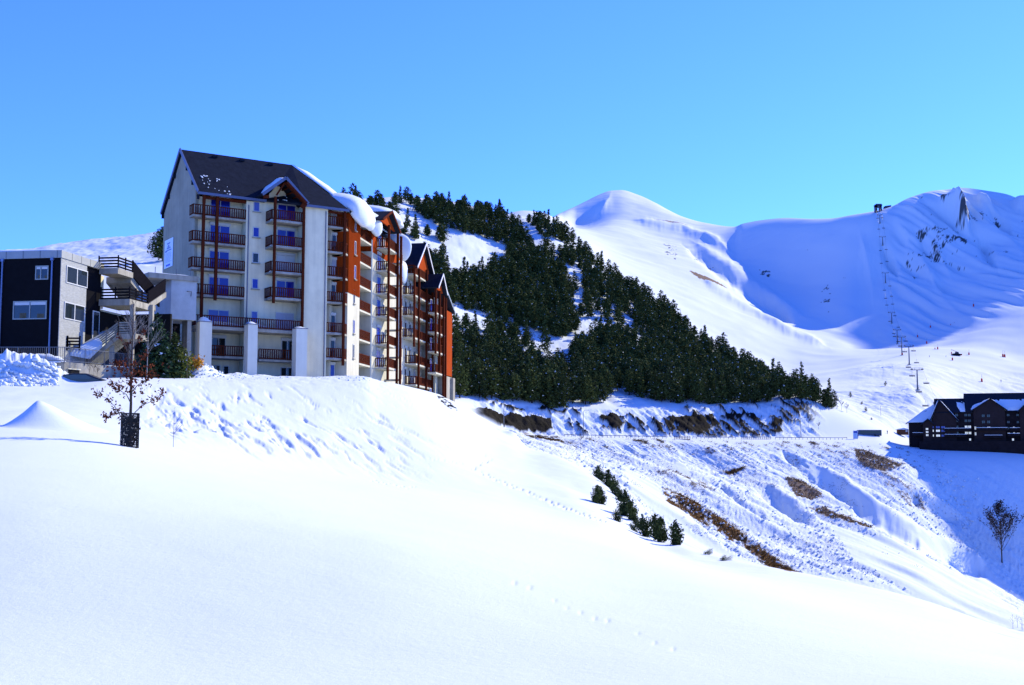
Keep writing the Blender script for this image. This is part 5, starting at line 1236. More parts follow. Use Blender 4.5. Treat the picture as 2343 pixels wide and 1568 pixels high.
# young beech with the mesh guard
bp_ = G(295, 1023); bch = empty('beech_tree', bp_); tag(bch, 'young tree with russet leaves rising from a dark mesh guard', 'tree')
rs = random.Random(4); Hb = (1024 - 692) / F * bp_.y
tk = MB(); tk.tube([(0, 0, -.2), (.02, 0, Hb * .3), (-.02, 0, Hb * .55), (.02, 0, Hb * .78), (.0, 0, Hb)], [.065, .05, .034, .02, .006], 7); o_ = tk.build('trunk', M['bark']); o_.parent = bch; o_.location = (0, 0, 0)
bm_ = MB(); tips = []; lt = []
sc_ = bp_.y / F
def PL(u, v): return Vector(((u - 295) * sc_, 0, (1024 - v) * sc_))
for pts_ in [[(296,985),(285,972),(275,955),(262,932),(245,915),(225,905)], [(297,962),(305,945),(322,928),(345,918),(362,900)], [(296,925),(283,905),(262,893),(245,885)], [(297,900),(310,885),(330,872),(345,862)], [(296,870),(280,850),(262,840),(250,835)], [(296,850),(312,832),(325,820),(335,812)], [(297,815),(285,790),(272,775)], [(297,800),(310,775),(318,760)], [(296,960),(280,945),(255,950),(240,958)]]:
    off_ = rs.uniform(-.5, .5); q = [PL(u, v) + Vector((0, off_ * i / len(pts_), 0)) for i, (u, v) in enumerate(pts_)]
    bm_.tube(q, [.022 - .018 * i / (len(q) - 1) for i in range(len(q))], 5)
    for a_, b_ in zip(q[1:-1], q[2:]):
        for _ in range(3):
            d = (b_ - a_).normalized() + Vector((rs.uniform(-.6, .6), rs.uniform(-.8, .8), rs.uniform(-.1, .9))); branches(rs, bm_, a_.lerp(b_, rs.random()), d, rs.uniform(.15, .4), .007, 0, tips, minr=.003)
    lt += [q[-1], q[-2]]
for z in np.linspace(.45, .98, 26):
    ph = rs.uniform(0, 6.28); L = (1 - z) * 2.2 + .25; branches(rs, bm_, (0, 0, Hb * z), (math.cos(ph) * .75, math.sin(ph) * .75, .9), L, .011, 1, tips, .5, 3, minr=.003)
o_ = bm_.build('branch', M['twig']); o_.parent = bch
lv = [p for p in tips if p.z < Hb * .62] + lt * 9 + [Vector((rs.gauss(0, .28), rs.gauss(0, .28), Hb * rs.uniform(.36, .60))) for _ in range(120)] + [Vector((rs.gauss(.05, .5), rs.gauss(0, .4), Hb * rs.uniform(.42, .58))) for _ in range(60)]
lf = leaves(lv, .10, 2, M['russet'], 8, .06); lf.parent = bch
gd = empty('tree_guard', bp_ + Vector((0, 0, 0))); tag(gd, 'dark plastic mesh guard around the trunk of the young russet tree', 'tree guard')
gm2 = MB(); Rg = 20.5 * sc_; Hg = 76 * sc_; gmat = mat('black_mesh', (.010, .014, .016), .6, .3, noise=.2, nscale=6)
ng = 46
for i in range(ng):
    a_ = 2 * math.pi * i / ng
    for sgn in (1, -1):
        pts_ = []
        for j in range(8):
            t = j / 7; an_ = a_ + sgn * t * 1.1; wob = 1 + .04 * math.sin(an_ * 3); pts_.append((math.cos(an_) * Rg * wob, math.sin(an_) * Rg * wob * .8, -.05 + (Hg + .05) * t))
        gm2.tube(pts_, .0065, 3)
for t in (0, .5, 1): gm2.tube([(math.cos(k * .2618) * Rg * (1 + .04 * math.sin(k * .7854)), math.sin(k * .2618) * Rg * .8, Hg * t) for k in range(25)], .012, 4)
o_ = gm2.build('mesh', gmat); o_.parent = gd
gl = leaves([(math.cos(i) * .18, math.sin(i * 1.3) * .15, .1 + 1.0 * ((i * .37) % 1)) for i in range(200)], .12, 2, M['bark'], 5, .06, 'dead_leaves'); gl.parent = gd
for s in (-1, 1):
    stk = MB(); stk.box(s * Rg * .8 - .02, s * Rg * .8 + .02, -.02, .02, -.3, Hg * 1.0); o_ = stk.build('stake', M['bark']); o_.parent = gd
# saplings and bare trees
def bare(u, v, h_units, seed, label, m='twig', n=5, depth=2, kind='bare_tree', cat='tree', Y=None, lean=0, spread=.6, tr=.012, kmin=None, minr=.005, zlo=.3):
    p = G(u, v, kmin) if Y is None else P(u, v, Y); h = h_units / F * p.y; rs2 = random.Random(seed); root = empty(kind, p); tag(root, label, cat)
    t = MB(); t.tube([(0, 0, -.2), (lean * .3, 0, h * .35), (lean * .6, .05, h * .7), (lean, 0, h)], [h * tr, h * tr * .75, h * tr * .45, h * tr * .12], 6); o = t.build('trunk', M[m]); o.parent = root
    b = MB(); tp = []
    for i in range(n * 4):
        z = rs2.uniform(zlo, .95); ph = rs2.uniform(0, 6.28); branches(rs2, b, (lean * z, 0, h * z), (math.cos(ph) * .7, math.sin(ph) * .7, .8), h * (1.08 - z) * rs2.uniform(.35, .6), h * tr * .4 * (1.1 - z), depth - 1, tp, spread, 3, minr=minr)
    o = b.build('branch', M[m]); o.parent = root
    return root, tp
bare(396, 1024, 92, 31, 'thin leafless sapling alone on the snow right of the mesh guard', n=2, depth=1, tr=.006, minr=.004)
bare(427, 868, 78, 32, 'thin leafless sapling by the orange bush', n=3, depth=1, tr=.009, kind='sapling')
bare(302, 866, 175, 33, 'pale leafless tree rising in front of the concrete staircase', m='twig_pale', n=7, depth=2, Y=93.5, tr=.008)
bare(336, 868, 150, 36, 'slender leafless tree against the dark space under the landings', m='twig_pale', n=5, depth=2, Y=94.5, tr=.008)
bare(416, 866, 120, 37, 'leaning leafless tree at the mouth of the dark passage', m='twig', n=3, depth=2, Y=102, tr=.009, lean=-.8)
for i, (u, v, h) in enumerate([(1328,1030,38),(1462,1000,20),(1850,980,26),(1872,985,20),(1915,935,34),(1925,938,28),(1938,945,24),(1512,1020,14)]):
    bare(u, v, h, 40 + i, ['leafless sapling below the road beside the lamp','small leafless bush at the road edge','pale leafless bush at the right end of the rock cut','low twiggy bush right of the rock cut','leafless birch at the forest tip','second leafless birch beyond the forest tip','outermost leafless birch beyond the forest tip','twiggy shrub under the footbridge'][i], n=3, depth=2, kmin=9, minr=.03, tr=.012)
# conifers in front of the staircase
for i, (u, v, hu, w_, mt, lb, n) in enumerate([(363,872,155,.60,'spruce','tall dark spruce in front of the concrete staircase',1500),(337,870,112,.62,'spruce','shorter dark spruce left of the tall one by the staircase',700),(393,868,108,.72,'pine','olive green conifer right of the tall spruce by the passage',900),(412,862,62,.95,'yellowgreen','low yellow green bush right of the spruces',420),(345,871,70,.9,'yellowgreen','small yellowish conifer at the foot of the spruces',300)]):
    p = P(u, v, 97.5 + i * .6); h = hu / F * p.y
    t = make_tree('conifer' if mt != 'yellowgreen' else 'bush', h, h * w_ * 1.22, 700 + i, n, 'spruce' if i < 3 else 'juniper', .36 if i < 3 else .28, lb, 'tree' if i < 3 else 'shrub', mt=mt, snowp=.02); t.location = p
p = P(443, 858, 103); ob = empty('orange_bush', p); tag(ob, 'orange leaved bush at the foot of the left white pier', 'shrub')
rs2 = random.Random(77); b_ = MB(); tp = []
for i in range(9): branches(rs2, b_, (0, 0, -.1), (rs2.uniform(-.6, .6), rs2.uniform(-.6, .6), 1), 1.3, .02, 1, tp, .6, 4)
o_ = b_.build('branch', M['twig']); o_.parent = ob; lf = leaves([q for q in tp if q.z > .25], .20, 3, M['orange'], 12, .12); lf.parent = ob
# tree and scrub on the shaded side
rt_, tp = bare(2292, 1292, 135, 61, 'dark leafless tree standing in the blue shaded gully', n=11, depth=3, kmin=9, minr=.035, tr=.012, spread=.45, zlo=.16)
lf = leaves(tp, .55, 1, mat('dark_buds', (.03, .022, .02), .9, .1, noise=.3, nscale=2), 3, .5, 'buds'); lf.parent = rt_
for i, (u, v) in enumerate([(2318,1440),(2328,1438),(2338,1442),(2350,1442)]):
    bare(u, v, 32 - i, 90 + i, ['leftmost thin grey shrub poking over the snow crest at the far right','second thin grey shrub on the snow crest at the far right','third thin grey shrub on the snow crest at the far right','outermost thin grey shrub cut off by the right edge'][i], n=4, depth=2, kind='bare_shrub', cat='shrub', minr=.004, tr=.01)['group' if False else 0]['group'] = 'grey shrubs at the right edge'
for i, (u, v) in enumerate([(205,868),(214,868),(222,869)]):
    bare(u, v, 50 - i * 6, 95 + i, ['tallest leafless brown shrub against the stained terrace wall','middle leafless brown shrub against the stained terrace wall','shortest leafless brown shrub nearest the dark wall opening'][i], n=4, depth=2, kind='bare_shrub', cat='shrub', Y=88.9, tr=.007)[0]['group'] = 'brown shrubs against the terrace wall'

# ---------------------------------------------------------------- loose lumps and dry grass on the snow
def lumps(name, label, cat, pts, sizes, m, seed):
    r = np.random.default_rng(seed)
    base = np.array([(1,0,0),(-1,0,0),(0,1,0),(0,-1,0),(0,0,1),(0,0,-1),(.6,.6,.6),(-.6,.6,.6),(.6,-.6,.6),(-.6,-.6,.6)], float)
    tri = np.array([(4,6,7),(4,8,6),(4,9,8),(4,7,9),(6,0,2),(6,2,7),(7,2,1),(7,1,9),(9,1,3),(9,3,8),(8,3,0),(8,0,6),(5,2,0),(5,1,2),(5,3,1),(5,0,3)])
    V = []; Fc = []
    for i, (p, s) in enumerate(zip(pts, sizes)):
        V.append(base * s * r.uniform(.55, 1.25, size=base.shape) + np.array(p)); Fc.append(tri + i * len(base))
    o = bpy.data.objects.new(name, np_mesh(name, np.vstack(V), np.vstack(Fc), [m])); COL.objects.link(o); tag(o, label, cat, kind='stuff'); return o
rl = random.Random(55); pts = []; sz = []
for (u0, u1, v0, v1, n, s0, s1) in [(0,135,838,885,520,.07,.34),(440,520,838,866,150,.06,.22),(520,660,856,870,70,.05,.14),(770,850,858,872,60,.05,.16),(700,770,862,868,20,.04,.1)]:
    for _ in range(n):
        u = rl.uniform(u0, u1); v = rl.uniform(v0, v1); p = G(u, v)
        if p.y > 125: continue
        s = s0 * .6 + (s1 - s0) * rl.random() ** 3.2; pts.append(p + Vector((0, 0, s * .1))); sz.append(s)
lumps('snow_clods', 'broken clods of ploughed snow heaped in front of the buildings', 'snow', pts, sz, M['snow'], 1)
pts = []; sz = []
jj = np.searchsorted(US, [1100, 2240]); okm = (ROUGH > .5)
for _ in range(9000):
    u = rl.uniform(1180, 2240); v = rl.uniform(1005, 1370)
    j = int(np.searchsorted(US, u)); col = VM[:, j]; i = int(np.argmax(col <= v))
    if not (ROWK[i] > 7.2 and ROWK[i] < 10.9) or ROUGH[i, j] < .5: continue
    if fbm(np.array([TX[i, j] / 14]), np.array([TZ[i, j] / 9]), 3, 88)[0] < -.12: continue
    s = .10 + .42 * rl.random() ** 3; pts.append((TX[i, j] + rl.uniform(-.4, .4), TY[i, j], TZ[i, j] + s * .15)); sz.append(s)
lumps('avalanche_debris', 'lumpy avalanche debris spread over the valley side below the road', 'snow', pts, sz, M['snow'], 2)
straw = mat('dry_grass', (.20, .11, .035), .9, .1, noise=.6, nscale=.8, col2=(.045, .024, .010))
def tufts(name, label, pts, size, m, seed, per=5):
    r = np.random.default_rng(seed); c = np.repeat(np.array(pts), per, axis=0); n = len(c); s = size * r.uniform(.5, 1.3, size=(n, 1))
    c = c + r.normal(size=(n, 3)) * np.array([.35, .35, .05]); d = np.stack([r.normal(size=n) * .55 + .25, -np.abs(r.normal(size=n)) * .3 - .15, r.uniform(.35, 1, n)], 1); w_ = np.stack([r.normal(size=n), r.normal(size=n), r.normal(size=n) * .3], 1); w_ /= np.linalg.norm(w_, axis=1)[:, None]
    v = np.stack([c - w_ * s * .16, c + w_ * s * .16, c + d * s], 1).reshape(-1, 3); o = bpy.data.objects.new(name, np_mesh(name, v, np.arange(len(v)).reshape(-1, 3), [m])); COL.objects.link(o); tag(o, label, 'grass', kind='stuff')
ii, jx = np.where((BROWN > .4) & (KK > 7) & (KK < 11)); sel = np.random.default_rng(5).choice(len(ii), min(9000, len(ii)), replace=False)
rr5 = np.random.default_rng(6); edge = rr5.normal(size=(len(sel), 2)) * np.array([.5, .5])
tp_ = [(TX[ii[k], jx[k]] + e[0], TY[ii[k], jx[k]] + e[1], TZ[ii[k], jx[k]] + e[1] * .3) for k, e in zip(sel, edge)]
tufts('dry_grass', 'tufts of flattened brown grass showing through the snow below the road', tp_, .55, straw, 4)
pts = []
for _ in range(16000):
    u = rl.uniform(1190, 2160); v = rl.uniform(1002, 1300)
    j = int(np.searchsorted(US, u)); i = int(np.argmax(VM[:, j] <= v))
    if not (ROWK[i] > 7.4 and ROWK[i] < 10.95): continue
    fl_ = fbm(np.array([(TX[i, j] * .35 + TY[i, j] * .2) / 1.6]), np.array([(TX[i, j] - TZ[i, j]) / 9.0]), 4, 77)[0] + .30 * (1 - (v - 1002) / 160)
    if fl_ > .30: pts.append((TX[i, j], TY[i, j], TZ[i, j]))
print('specks', len(pts), 'debris', len(sz))
if pts: tufts('scattered_grass', 'sparse dark grass stalks dotting the rough snow of the valley side', pts, .42, mat('dark_stalks', (.07, .045, .025), .9, .1, noise=.5, nscale=1), 5, 3)
# ---------------------------------------------------------------- chairlift
M['steel'] = mat('galvanised_steel', (.13, .14, .16), .5, .5, metal=.5, noise=.15, nscale=2)
M['dsteel'] = mat('dark_steel', (.03, .032, .05), .5, .4, noise=.15, nscale=2)
M['red'] = mat('red_pad', (.55, .02, .02), .6, .3, noise=.1, nscale=4)
PYL = [(2100,895,849,25), (2080,835,793,20), (2063.5,814,772,17), (2053,789,757,16), (2040,742,718,14), (2027,648,625,14), (2019,566,547,13), (2013,511,492,10)]
LIFTN = ['nearest chairlift pylon with a wide crossarm and a long blue shadow','second chairlift pylon up the line on the bright snow','third chairlift pylon with a red padded foot','fourth chairlift pylon at the edge of the shaded bowl','fifth chairlift pylon just inside the shaded bowl','sixth chairlift pylon midway up the shaded bowl','seventh chairlift pylon high in the shaded bowl','topmost chairlift pylon just below the ridge station']
heads = []
wpx = {0: 25}
for i, (u, vb, vt, wd) in enumerate(PYL):
    p = G(u, vb, 13.5); H = (vb - vt) / F * p.y; W = max(5.2, wd / F * p.y) / 2
    r = empty('chairlift_pylon', p); tag(r, LIFTN[i], 'lift pylon', 'pylons of the chairlift')
    m_ = MB(); m_.tube([(0, 0, -1), (0, 0, H)], [.50, .30], 10); o = m_.build('mast', M['steel'] if i < 3 else M['dsteel']); o.parent = r
    m_ = MB(); m_.bar((-W, 0, H), (W, 0, H), .35, .32); m_.bar((-W, .0, H + 1.0), (W, .0, H + 1.0), .12, .12)
    for s in (-1, -.4, .4, 1): m_.bar((s * W, 0, H), (s * W, 0, H + 1.0), .1, .1) if False else m_.box(s * W - .06, s * W + .06, -.06, .06, H, H + 1.3)
    o = m_.build('crossarm', M['dsteel']); o.parent = r
    for s in (-1, 1):
        m_ = MB(); m_.bar((s * W, -1.6, H + .2), (s * W, 1.6, H + .45), .16, .2)
        for q in (-1.4, -.5, .4, 1.3): m_.tube([(s * W - .12, q, H + .32), (s * W + .12, q, H + .32)], .30, 10)
        o = m_.build('sheave_assembly', M['dsteel']); o.parent = r
    if i == 2: m_ = MB(); m_.box(-.55, .55, -.7, -.45, 0, 1.9); o = m_.build('pad', M['red']); o.parent = r
    m_ = MB(); m_.box(-.95, .95, -.95, .95, -.8, .25); o = m_.build('footing', M['concrete']); o.parent = r
    heads.append((p + Vector((-W, 0, H + .05)), p + Vector((W, 0, H + .05))))
near_end = P(2166, 1000, 520)
top_p = G(2010, 487, 20)
for s in (0, 1):
    pts = [near_end + Vector(((-3, 3)[s], 0, 6))] + [h[s] for h in heads] + [top_p + Vector(((-2.5, 2.5)[s], 0, 4.5))]
    m_ = MB()
    allp = []
    for a_, b_ in zip(pts[:-1], pts[1:]):
        L = (b_ - a_).length; n = 8
        for j in range(n): t = j / n; allp.append(a_.lerp(b_, t) - Vector((0, 0, 4 * t * (1 - t) * L * .016)))
    allp.append(pts[-1]); m_.tube(allp, .045, 4)
    tag(m_.build('chairlift_cable', M['dsteel']), ['left haul cable of the chairlift carrying the chairs', 'right haul cable of the chairlift carrying the chairs'][s], 'cable')
def cable_at(s, v):
    pts = [near_end + Vector(((-3, 3)[s], 0, 6))] + [h[s] for h in heads] + [top_p + Vector(((-2.5, 2.5)[s], 0, 4.5))]
    for a_, b_ in zip(pts[:-1], pts[1:]):
        for j in range(40):
            q = a_.lerp(b_, j / 40) - Vector((0, 0, 4 * (j / 40) * (1 - j / 40) * (b_ - a_).length * .016))
            if proj(q)[1] <= v + .01 and proj(a_)[1] >= v - 2: return q
    return None
def make_chair(people=0):
    r = empty('lift_chair'); m_ = MB(); m_.tube([(0, 0, .1), (0, .15, -.6), (0, .5, -1.6), (0, .1, -2.0)], .05, 5); m_.bar((-1.6, .1, -2.0), (1.6, .1, -2.0), .08, .08)
    for s in (-1, 1): m_.tube([(s * 1.55, .1, -2.0), (s * 1.55, .1, -2.75), (s * 1.55, -.45, -2.85)], .045, 5)
    o = m_.build('frame', M['dsteel']); o.parent = r
    m_ = MB(); m_.box(-1.55, 1.55, -.5, 0, -2.9, -2.8); o = m_.build('seat', M['dsteel']); o.parent = r
    m_ = MB(); m_.box(-1.55, 1.55, .02, .12, -2.8, -2.25); o = m_.build('backrest', M['dsteel']); o.parent = r
    m_ = MB(); m_.tube([(-1.5, -.45, -2.5), (1.5, -.45, -2.5)], .03, 4); m_.tube([(0, -.45, -2.5), (0, -.7, -3.3)], .03, 4); o = m_.build('safety_bar', M['steel']); o.parent = r
    return r
ch0 = make_chair(); chp = Proto(ch0); firstc = True
CH = [(0, 855), (0, 891), (1, 871), (1, 826), (0, 835), (0, 801), (1, 800), (0, 779), (1, 778), (0, 762), (1, 748), (0, 734), (1, 722), (0, 698), (1, 695), (0, 682), (1, 678), (0, 664), (1, 654), (0, 602), (1, 598), (0, 574), (1, 572), (0, 525), (1, 522), (0, 500), (1, 499), (0, 921), (0, 944), (0, 768), (0, 789)]
ORD = 'lowest second third fourth fifth sixth seventh eighth ninth tenth eleventh twelfth thirteenth fourteenth fifteenth sixteenth seventeenth eighteenth'.split()
cnt = [0, 0]
for i, (s, v) in enumerate(sorted(CH, key=lambda c: -c[1])):
    q = cable_at(s, v - 4)
    if q is None: continue
    if firstc: c = ch0; firstc = False
    else: c = chp.copy()
    c.location = q; c.rotation_euler = (0, 0, random.uniform(-.06, .06))
    tag(c, f"empty chairlift seat, {ORD[cnt[s]]} one going up on the {'left' if s == 0 else 'right'} cable", 'lift chair', 'chairs hanging from the chairlift'); cnt[s] += 1
# ---------------------------------------------------------------- people
def figure(name='person', pose='stand', cols=((.02, .02, .03), (.03, .03, .04))):
    r = empty(name)
    me = bpy.data.meshes.new('body'); V = []; E = []; R = []
    def nd(p, rad, par=None):
        V.append(p); R.append(rad)
        if par is not None: E.append((par, len(V) - 1))
        return len(V) - 1
    if pose == 'sit': hz = .55
    else: hz = .95
    pel = nd((0, 0, hz), .16); ch = nd((0, .02, hz + .28), .17, pel); sh = nd((0, .02, hz + .5), .15, ch); nk = nd((0, 0, hz + .6), .065, sh); hd = nd((0, -.02, hz + .72), .105, nk); nd((0, 0, hz + .85), .09, hd)
    for s in (-1, 1):
        a_ = nd((s * .2, 0, hz + .48), .075, sh); e = nd((s * .27, .02, hz + .2), .055, a_); w_ = nd((s * .25, -.12, hz - .02), .045, e); nd((s * .25, -.16, hz - .1), .04, w_)
        h_ = nd((s * .1, 0, hz - .05), .105, pel)
        if pose == 'sit': k = nd((s * .12, -.42, hz - .02), .075, h_); f_ = nd((s * .12, -.45, hz - .42), .055, k)
        else: k = nd((s * .12, -.03, hz * .52), .075, h_); f_ = nd((s * .12, .02, .08), .055, k)
        nd((s * .13, V[f_][1] - .2, V[f_][2] - .03), .05, f_)
    me.from_pydata(V, E, []); o = bpy.data.objects.new('body', me); COL.objects.link(o)
    md = o.modifiers.new('s', 'SKIN'); 
    for i, sv in enumerate(me.skin_vertices[0].data): sv.radius = (R[i], R[i] * .9)
    me.skin_vertices[0].data[0].use_root = True
    o.modifiers.new('d', 'SUBSURF').levels = 1
    dg_ = bpy.context.evaluated_depsgraph_get(); me2 = bpy.data.meshes.new_from_object(o.evaluated_get(dg_)); o.modifiers.clear(); o.data = me2
    m1 = mat('jacket', cols[0], .8, .2, noise=.2, nscale=4); me2.materials.clear(); me2.materials.append(m1); me2.materials.append(mat('trousers', cols[1], .8, .2, noise=.2, nscale=4)); me2.materials.append(mat('skin', (.45, .27, .19), .6, .3, noise=.1, nscale=5))
    for pf in me2.polygons: pf.use_smooth = True; zc = pf.center.z; pf.material_index = 1 if zc < hz - .02 else (2 if zc > hz + .6 and zc < hz + .76 else 0)
    o.parent = r
    ht = MB(); ht.tube([(0, 0, hz + .76), (0, 0, hz + .86), (0, 0, hz + .93)], [.115, .11, .04], 8); h2 = ht.build('hat', m1); h2.parent = r
    return r
PS = [figure(cols=c) for c in [((.02, .02, .03), (.02, .02, .025)), ((.10, .02, .03), (.02, .02, .03)), ((.03, .05, .12), (.03, .03, .03))]]
pp = [Proto(p) for p in PS]; used_ = [False] * 3
PE = [(1533.5,1000,9,'person in dark clothes left of the wooden footbridge'),(1538,1000,9,'second dark figure closest to the wooden footbridge'),(1721,1002,9,'dark figure leftmost by the long grey railing'),(1727,1002,9,'second figure from the left by the long grey railing'),(1731,1002,9,'middle figure by the long grey railing'),(1735.5,1002,9,'fourth figure from the left by the long grey railing'),(1739,1002,9,'rightmost figure by the long grey railing'),(1962,1004,9,'figure standing right of the blue information board'),(2031,995,9,'figure standing on the road behind the bus')]
for i, (u, v, h, lb) in enumerate(PE):
    k = i % 3
    if not used_[k]: o = PS[k]; used_[k] = True
    else: o = pp[k].copy()
    o.location = G(u, v - 1, 9.5); s = h / F * o.location.y / 1.75; o.scale = (s, s, s); o.rotation_euler = (0, 0, random.uniform(0, 6)); tag(o, lb, 'person', 'walkers on the road')
for i, (u, v, h, lb) in enumerate([(2127,818,4.5,'skier on the bright snow right of the pylons'),(2291,876,7,'skier alone on the piste above the chalet hotel'),(1929,640,3.2,'left one of two tiny skiers in the shaded bowl'),(1934,640,3.2,'right one of two tiny skiers in the shaded bowl'),(1847.5,575,3.6,'tiny skier high on the left side of the bowl'),(2165,818,4,'skier beside the piste groomer'),(2184,742,3.5,'tiny skier low in the shaded bowl')]):
    o = pp[i % 3].copy(); p = G(u, v, 15); o.location = p; s = h / F * p.y / 1.8; o.scale = (s, s, s); o.rotation_euler = (0, 0, random.uniform(0, 6)); tag(o, lb, 'person', 'skiers on the slopes')
# riders on one chair
qc = cable_at(1, 912)
if qc is not None:
    c = chp.copy(); c.location = qc; tag(c, 'chairlift seat carrying three riders just past the nearest pylon', 'lift chair', 'chairs hanging from the chairlift')
    for j in (-1, 0, 1):
        rid = figure(pose='sit'); rid.location = qc + Vector((j * .9, -.1, -3.2)); tag(rid, ['left rider on the occupied chairlift seat', 'middle rider on the occupied chairlift seat', 'right rider on the occupied chairlift seat'][j + 1], 'person', 'riders on the chairlift')
# markers
MK = [(2128,750,8),(2175,745,4),(2100.5,772,8),(2120,788,9),(2139,800,6),(2145.6,800,9),(2179,826,10),(2178,811,7),(2216.5,814,9),(2295,818,11),(2300,818,11),(2228,702,9),(2247,875,12)]
m0 = empty('piste_marker'); t = MB(); t.tube([(0, 0, -.3), (0, 0, 1.0)], [.32, .30], 10); t.tube([(0, 0, 1.0), (0, 0, 1.25)], [.30, .12], 10); o = t.build('pad', M['red']); o.parent = m0
t = MB(); t.tube([(0, 0, 1.2), (.1, 0, 2.6)], .035, 5); o = t.build('pole', M['dsteel']); o.parent = m0; mp = Proto(m0)
ML = ['red piste marker low in the shaded bowl','tiny marker in the shade right of the pylons','marker at the dark edge of the bowl','marker on the shadow line of the bowl','low red marker left of the paired one','red marker just past the shadow line','tall red marker in front of the piste groomer','red marker just left of the piste groomer','red marker right of the piste groomer','left post of the red marker pair near the right edge','right post of the red marker pair near the right edge','lone marker high in the shade at right','red marker above the chalet hotel roof']
for i, (u, v, h) in enumerate(MK):
    o = m0 if i == 0 else mp.copy(); p = G(u, v, 15); o.location = p; s = h / F * p.y / 1.9; o.scale = (s, s, s); tag(o, ML[i], 'marker', 'red markers on the piste')
# piste groomer
p = G(2187, 815, 15); gr_ = empty('piste_groomer', p, .2); tag(gr_, 'dark piste groomer with raised arm among the red markers', 'snow groomer'); s = 20 / F * p.y / 7.0; gr_.scale = (s, s, s)
t = MB(); t.prism([(-3, -1, .9), (-3, -1, 1.6), (-.6, -1, 1.8), (-.2, -1, 3.0), (1.6, -1, 3.0), (2.0, -1, 1.6), (3, -1, 1.4), (3, -1, .9)], (0, 2, 0)); o = t.build('cab', M['dsteel']); o.parent = gr_
for s_ in (-1, 1):
    t = MB(); t.prism([(-3.2, s_ * 1.05, .1), (-3.4, s_ * 1.05, .9), (-2.9, s_ * 1.05, 1.2), (2.9, s_ * 1.05, 1.2), (3.4, s_ * 1.05, .9), (3.2, s_ * 1.05, .1)], (0, s_ * 1.0, 0)); o = t.build('track', M['dark']); o.parent = gr_
t = MB(); t.bar((1, 0, 3), (-4.2, 0, 4.8), .2, .25); o = t.build('winch_arm', M['red']); o.parent = gr_
t = MB(); t.prism([(3.6, -2.1, .1), (3.9, -2.1, .1), (4.1, -2.1, 1.3), (3.7, -2.1, 1.3)], (0, 4.2, 0)); o = t.build('blade', M['red']); o.parent = gr_
# top station and hut
p = G(2010, 485, 20); st_ = empty('lift_station', p + Vector((0, 0, 0))); tag(st_, 'dark chairlift top station on the ridge', 'lift station'); hh = 17 / F * p.y; ww = 15 / F * p.y
t = MB(); t.box(-ww / 2, -ww * .22, -3, 3, -2, hh * .85); t.box(ww * .22, ww / 2, -3, 3, -2, hh * .85); t.box(-ww / 2, ww / 2, -3, 3, hh * .55, hh * .85); o = t.build('wall', M['dsteel']); o.parent = st_
t = MB(); t.prism([(-ww * .58, -3.6, hh * .8), (-ww * .42, -3.6, hh), (ww * .42, -3.6, hh), (ww * .58, -3.6, hh * .8)], (0, 7.2, 0)); o = t.build('roof', M['dsteel']); o.parent = st_
t = MB(); t.tube([(0, -3.2, -1), (0, -3.2, hh * .7)], .5, 8); o = t.build('post', M['steel']); o.parent = st_
p = G(2030, 476, 20); hu = empty('hut', p); tag(hu, 'low dark hut right of the chairlift top station', 'hut'); t = MB(); t.prism([(-4.5, -2, -1), (-4.5, -2, .8), (-3.5, -2, 1.6), (4.2, -2, 2.8), (4.2, -2, -1)], (0, 4, 0)); o = t.build('wall', M['dsteel']); o.parent = hu; t = MB(); t.prism([(-4.8, -2.3, .9), (-3.6, -2.3, 1.9), (4.6, -2.3, 3.1), (4.6, -2.3, 2.8), (-3.5, -2.3, 1.6)], (0, 4.6, 0)); o = t.build('roof', M['dsteel']); o.parent = hu
# ---------------------------------------------------------------- road furniture
def road(u, v): return G(u, v, 9.3)
for i, (u, vb, vt) in enumerate([(1153,962,918),(1336,992,941),(1498,998,952),(1647,1000,957),(1833.6,1002,958),(1372,985,950)][:5]):
    p = G(u, vb, 3.5) if i == 0 else road(u, vb); H = (vb - vt) / F * p.y
    if i == 0: p = P(u, 975, 398); H = (975 - 918) / F * 398
    r = empty('street_lamp', p); tag(r, ['street lamp at the left end of the dark rock cut','tall street lamp left of the twiggy sapling','street lamp left of the wooden footbridge','street lamp between the footbridge and the long railing','street lamp at the right end of the rock cut'][i], 'street lamp', 'street lamps along the mountain road')
    t = MB(); t.tube([(0, 0, -.5), (0, 0, H * .95), (.1, 0, H)], [.13, .08, .07], 8); o = t.build('pole', M['steel']); o.parent = r
    t = MB(); t.tube([(.1, 0, H), (.6, -.2, H + .25), (1.5, -.4, H + .3)], [.06, .05, .05], 6); o = t.build('arm', M['steel']); o.parent = r
    t = MB(); t.bar((1.3, -.35, H + .27), (2.1, -.55, H + .3), .3, .16); o = t.build('lamp_head', M['steel']); o.parent = r
# guard rail
def rail_run(name, label, us, v0, hgt, m, step=4.5, beams=1, k=9.2):
    pts = [G(u, v0(u), k) for u in np.arange(us[0], us[1] + .1, step)]; root = empty(name, pts[0]); tag(root, label, 'railing')
    for q in pts: q = q - pts[0]; t = MB(); t.box(q.x - .07, q.x + .07, q.y - .07, q.y + .07, q.z - .6, q.z + hgt); o = t.build('post', m); o.parent = root
    for bidx in range(beams):
        t = MB()
        for a_, b_ in zip(pts[:-1], pts[1:]): t.bar(a_ - pts[0] + Vector((0, 0, hgt * (1 - .42 * bidx))), b_ - pts[0] + Vector((0, 0, hgt * (1 - .42 * bidx))), .06, .2 if beams == 1 else .1)
        o = t.build('beam', m); o.parent = root
    return root
vr = lambda u: np.interp(u, [1165, 1240, 1400, 1640, 1800, 2000], [989, 1000, 1003.5, 1007, 1007.5, 1008]) - 1.2
rail_run('guard_rail', 'thin guard rail along the snowy road left of the footbridge', (1290, 1530), vr, .8, M['steel'], 9)
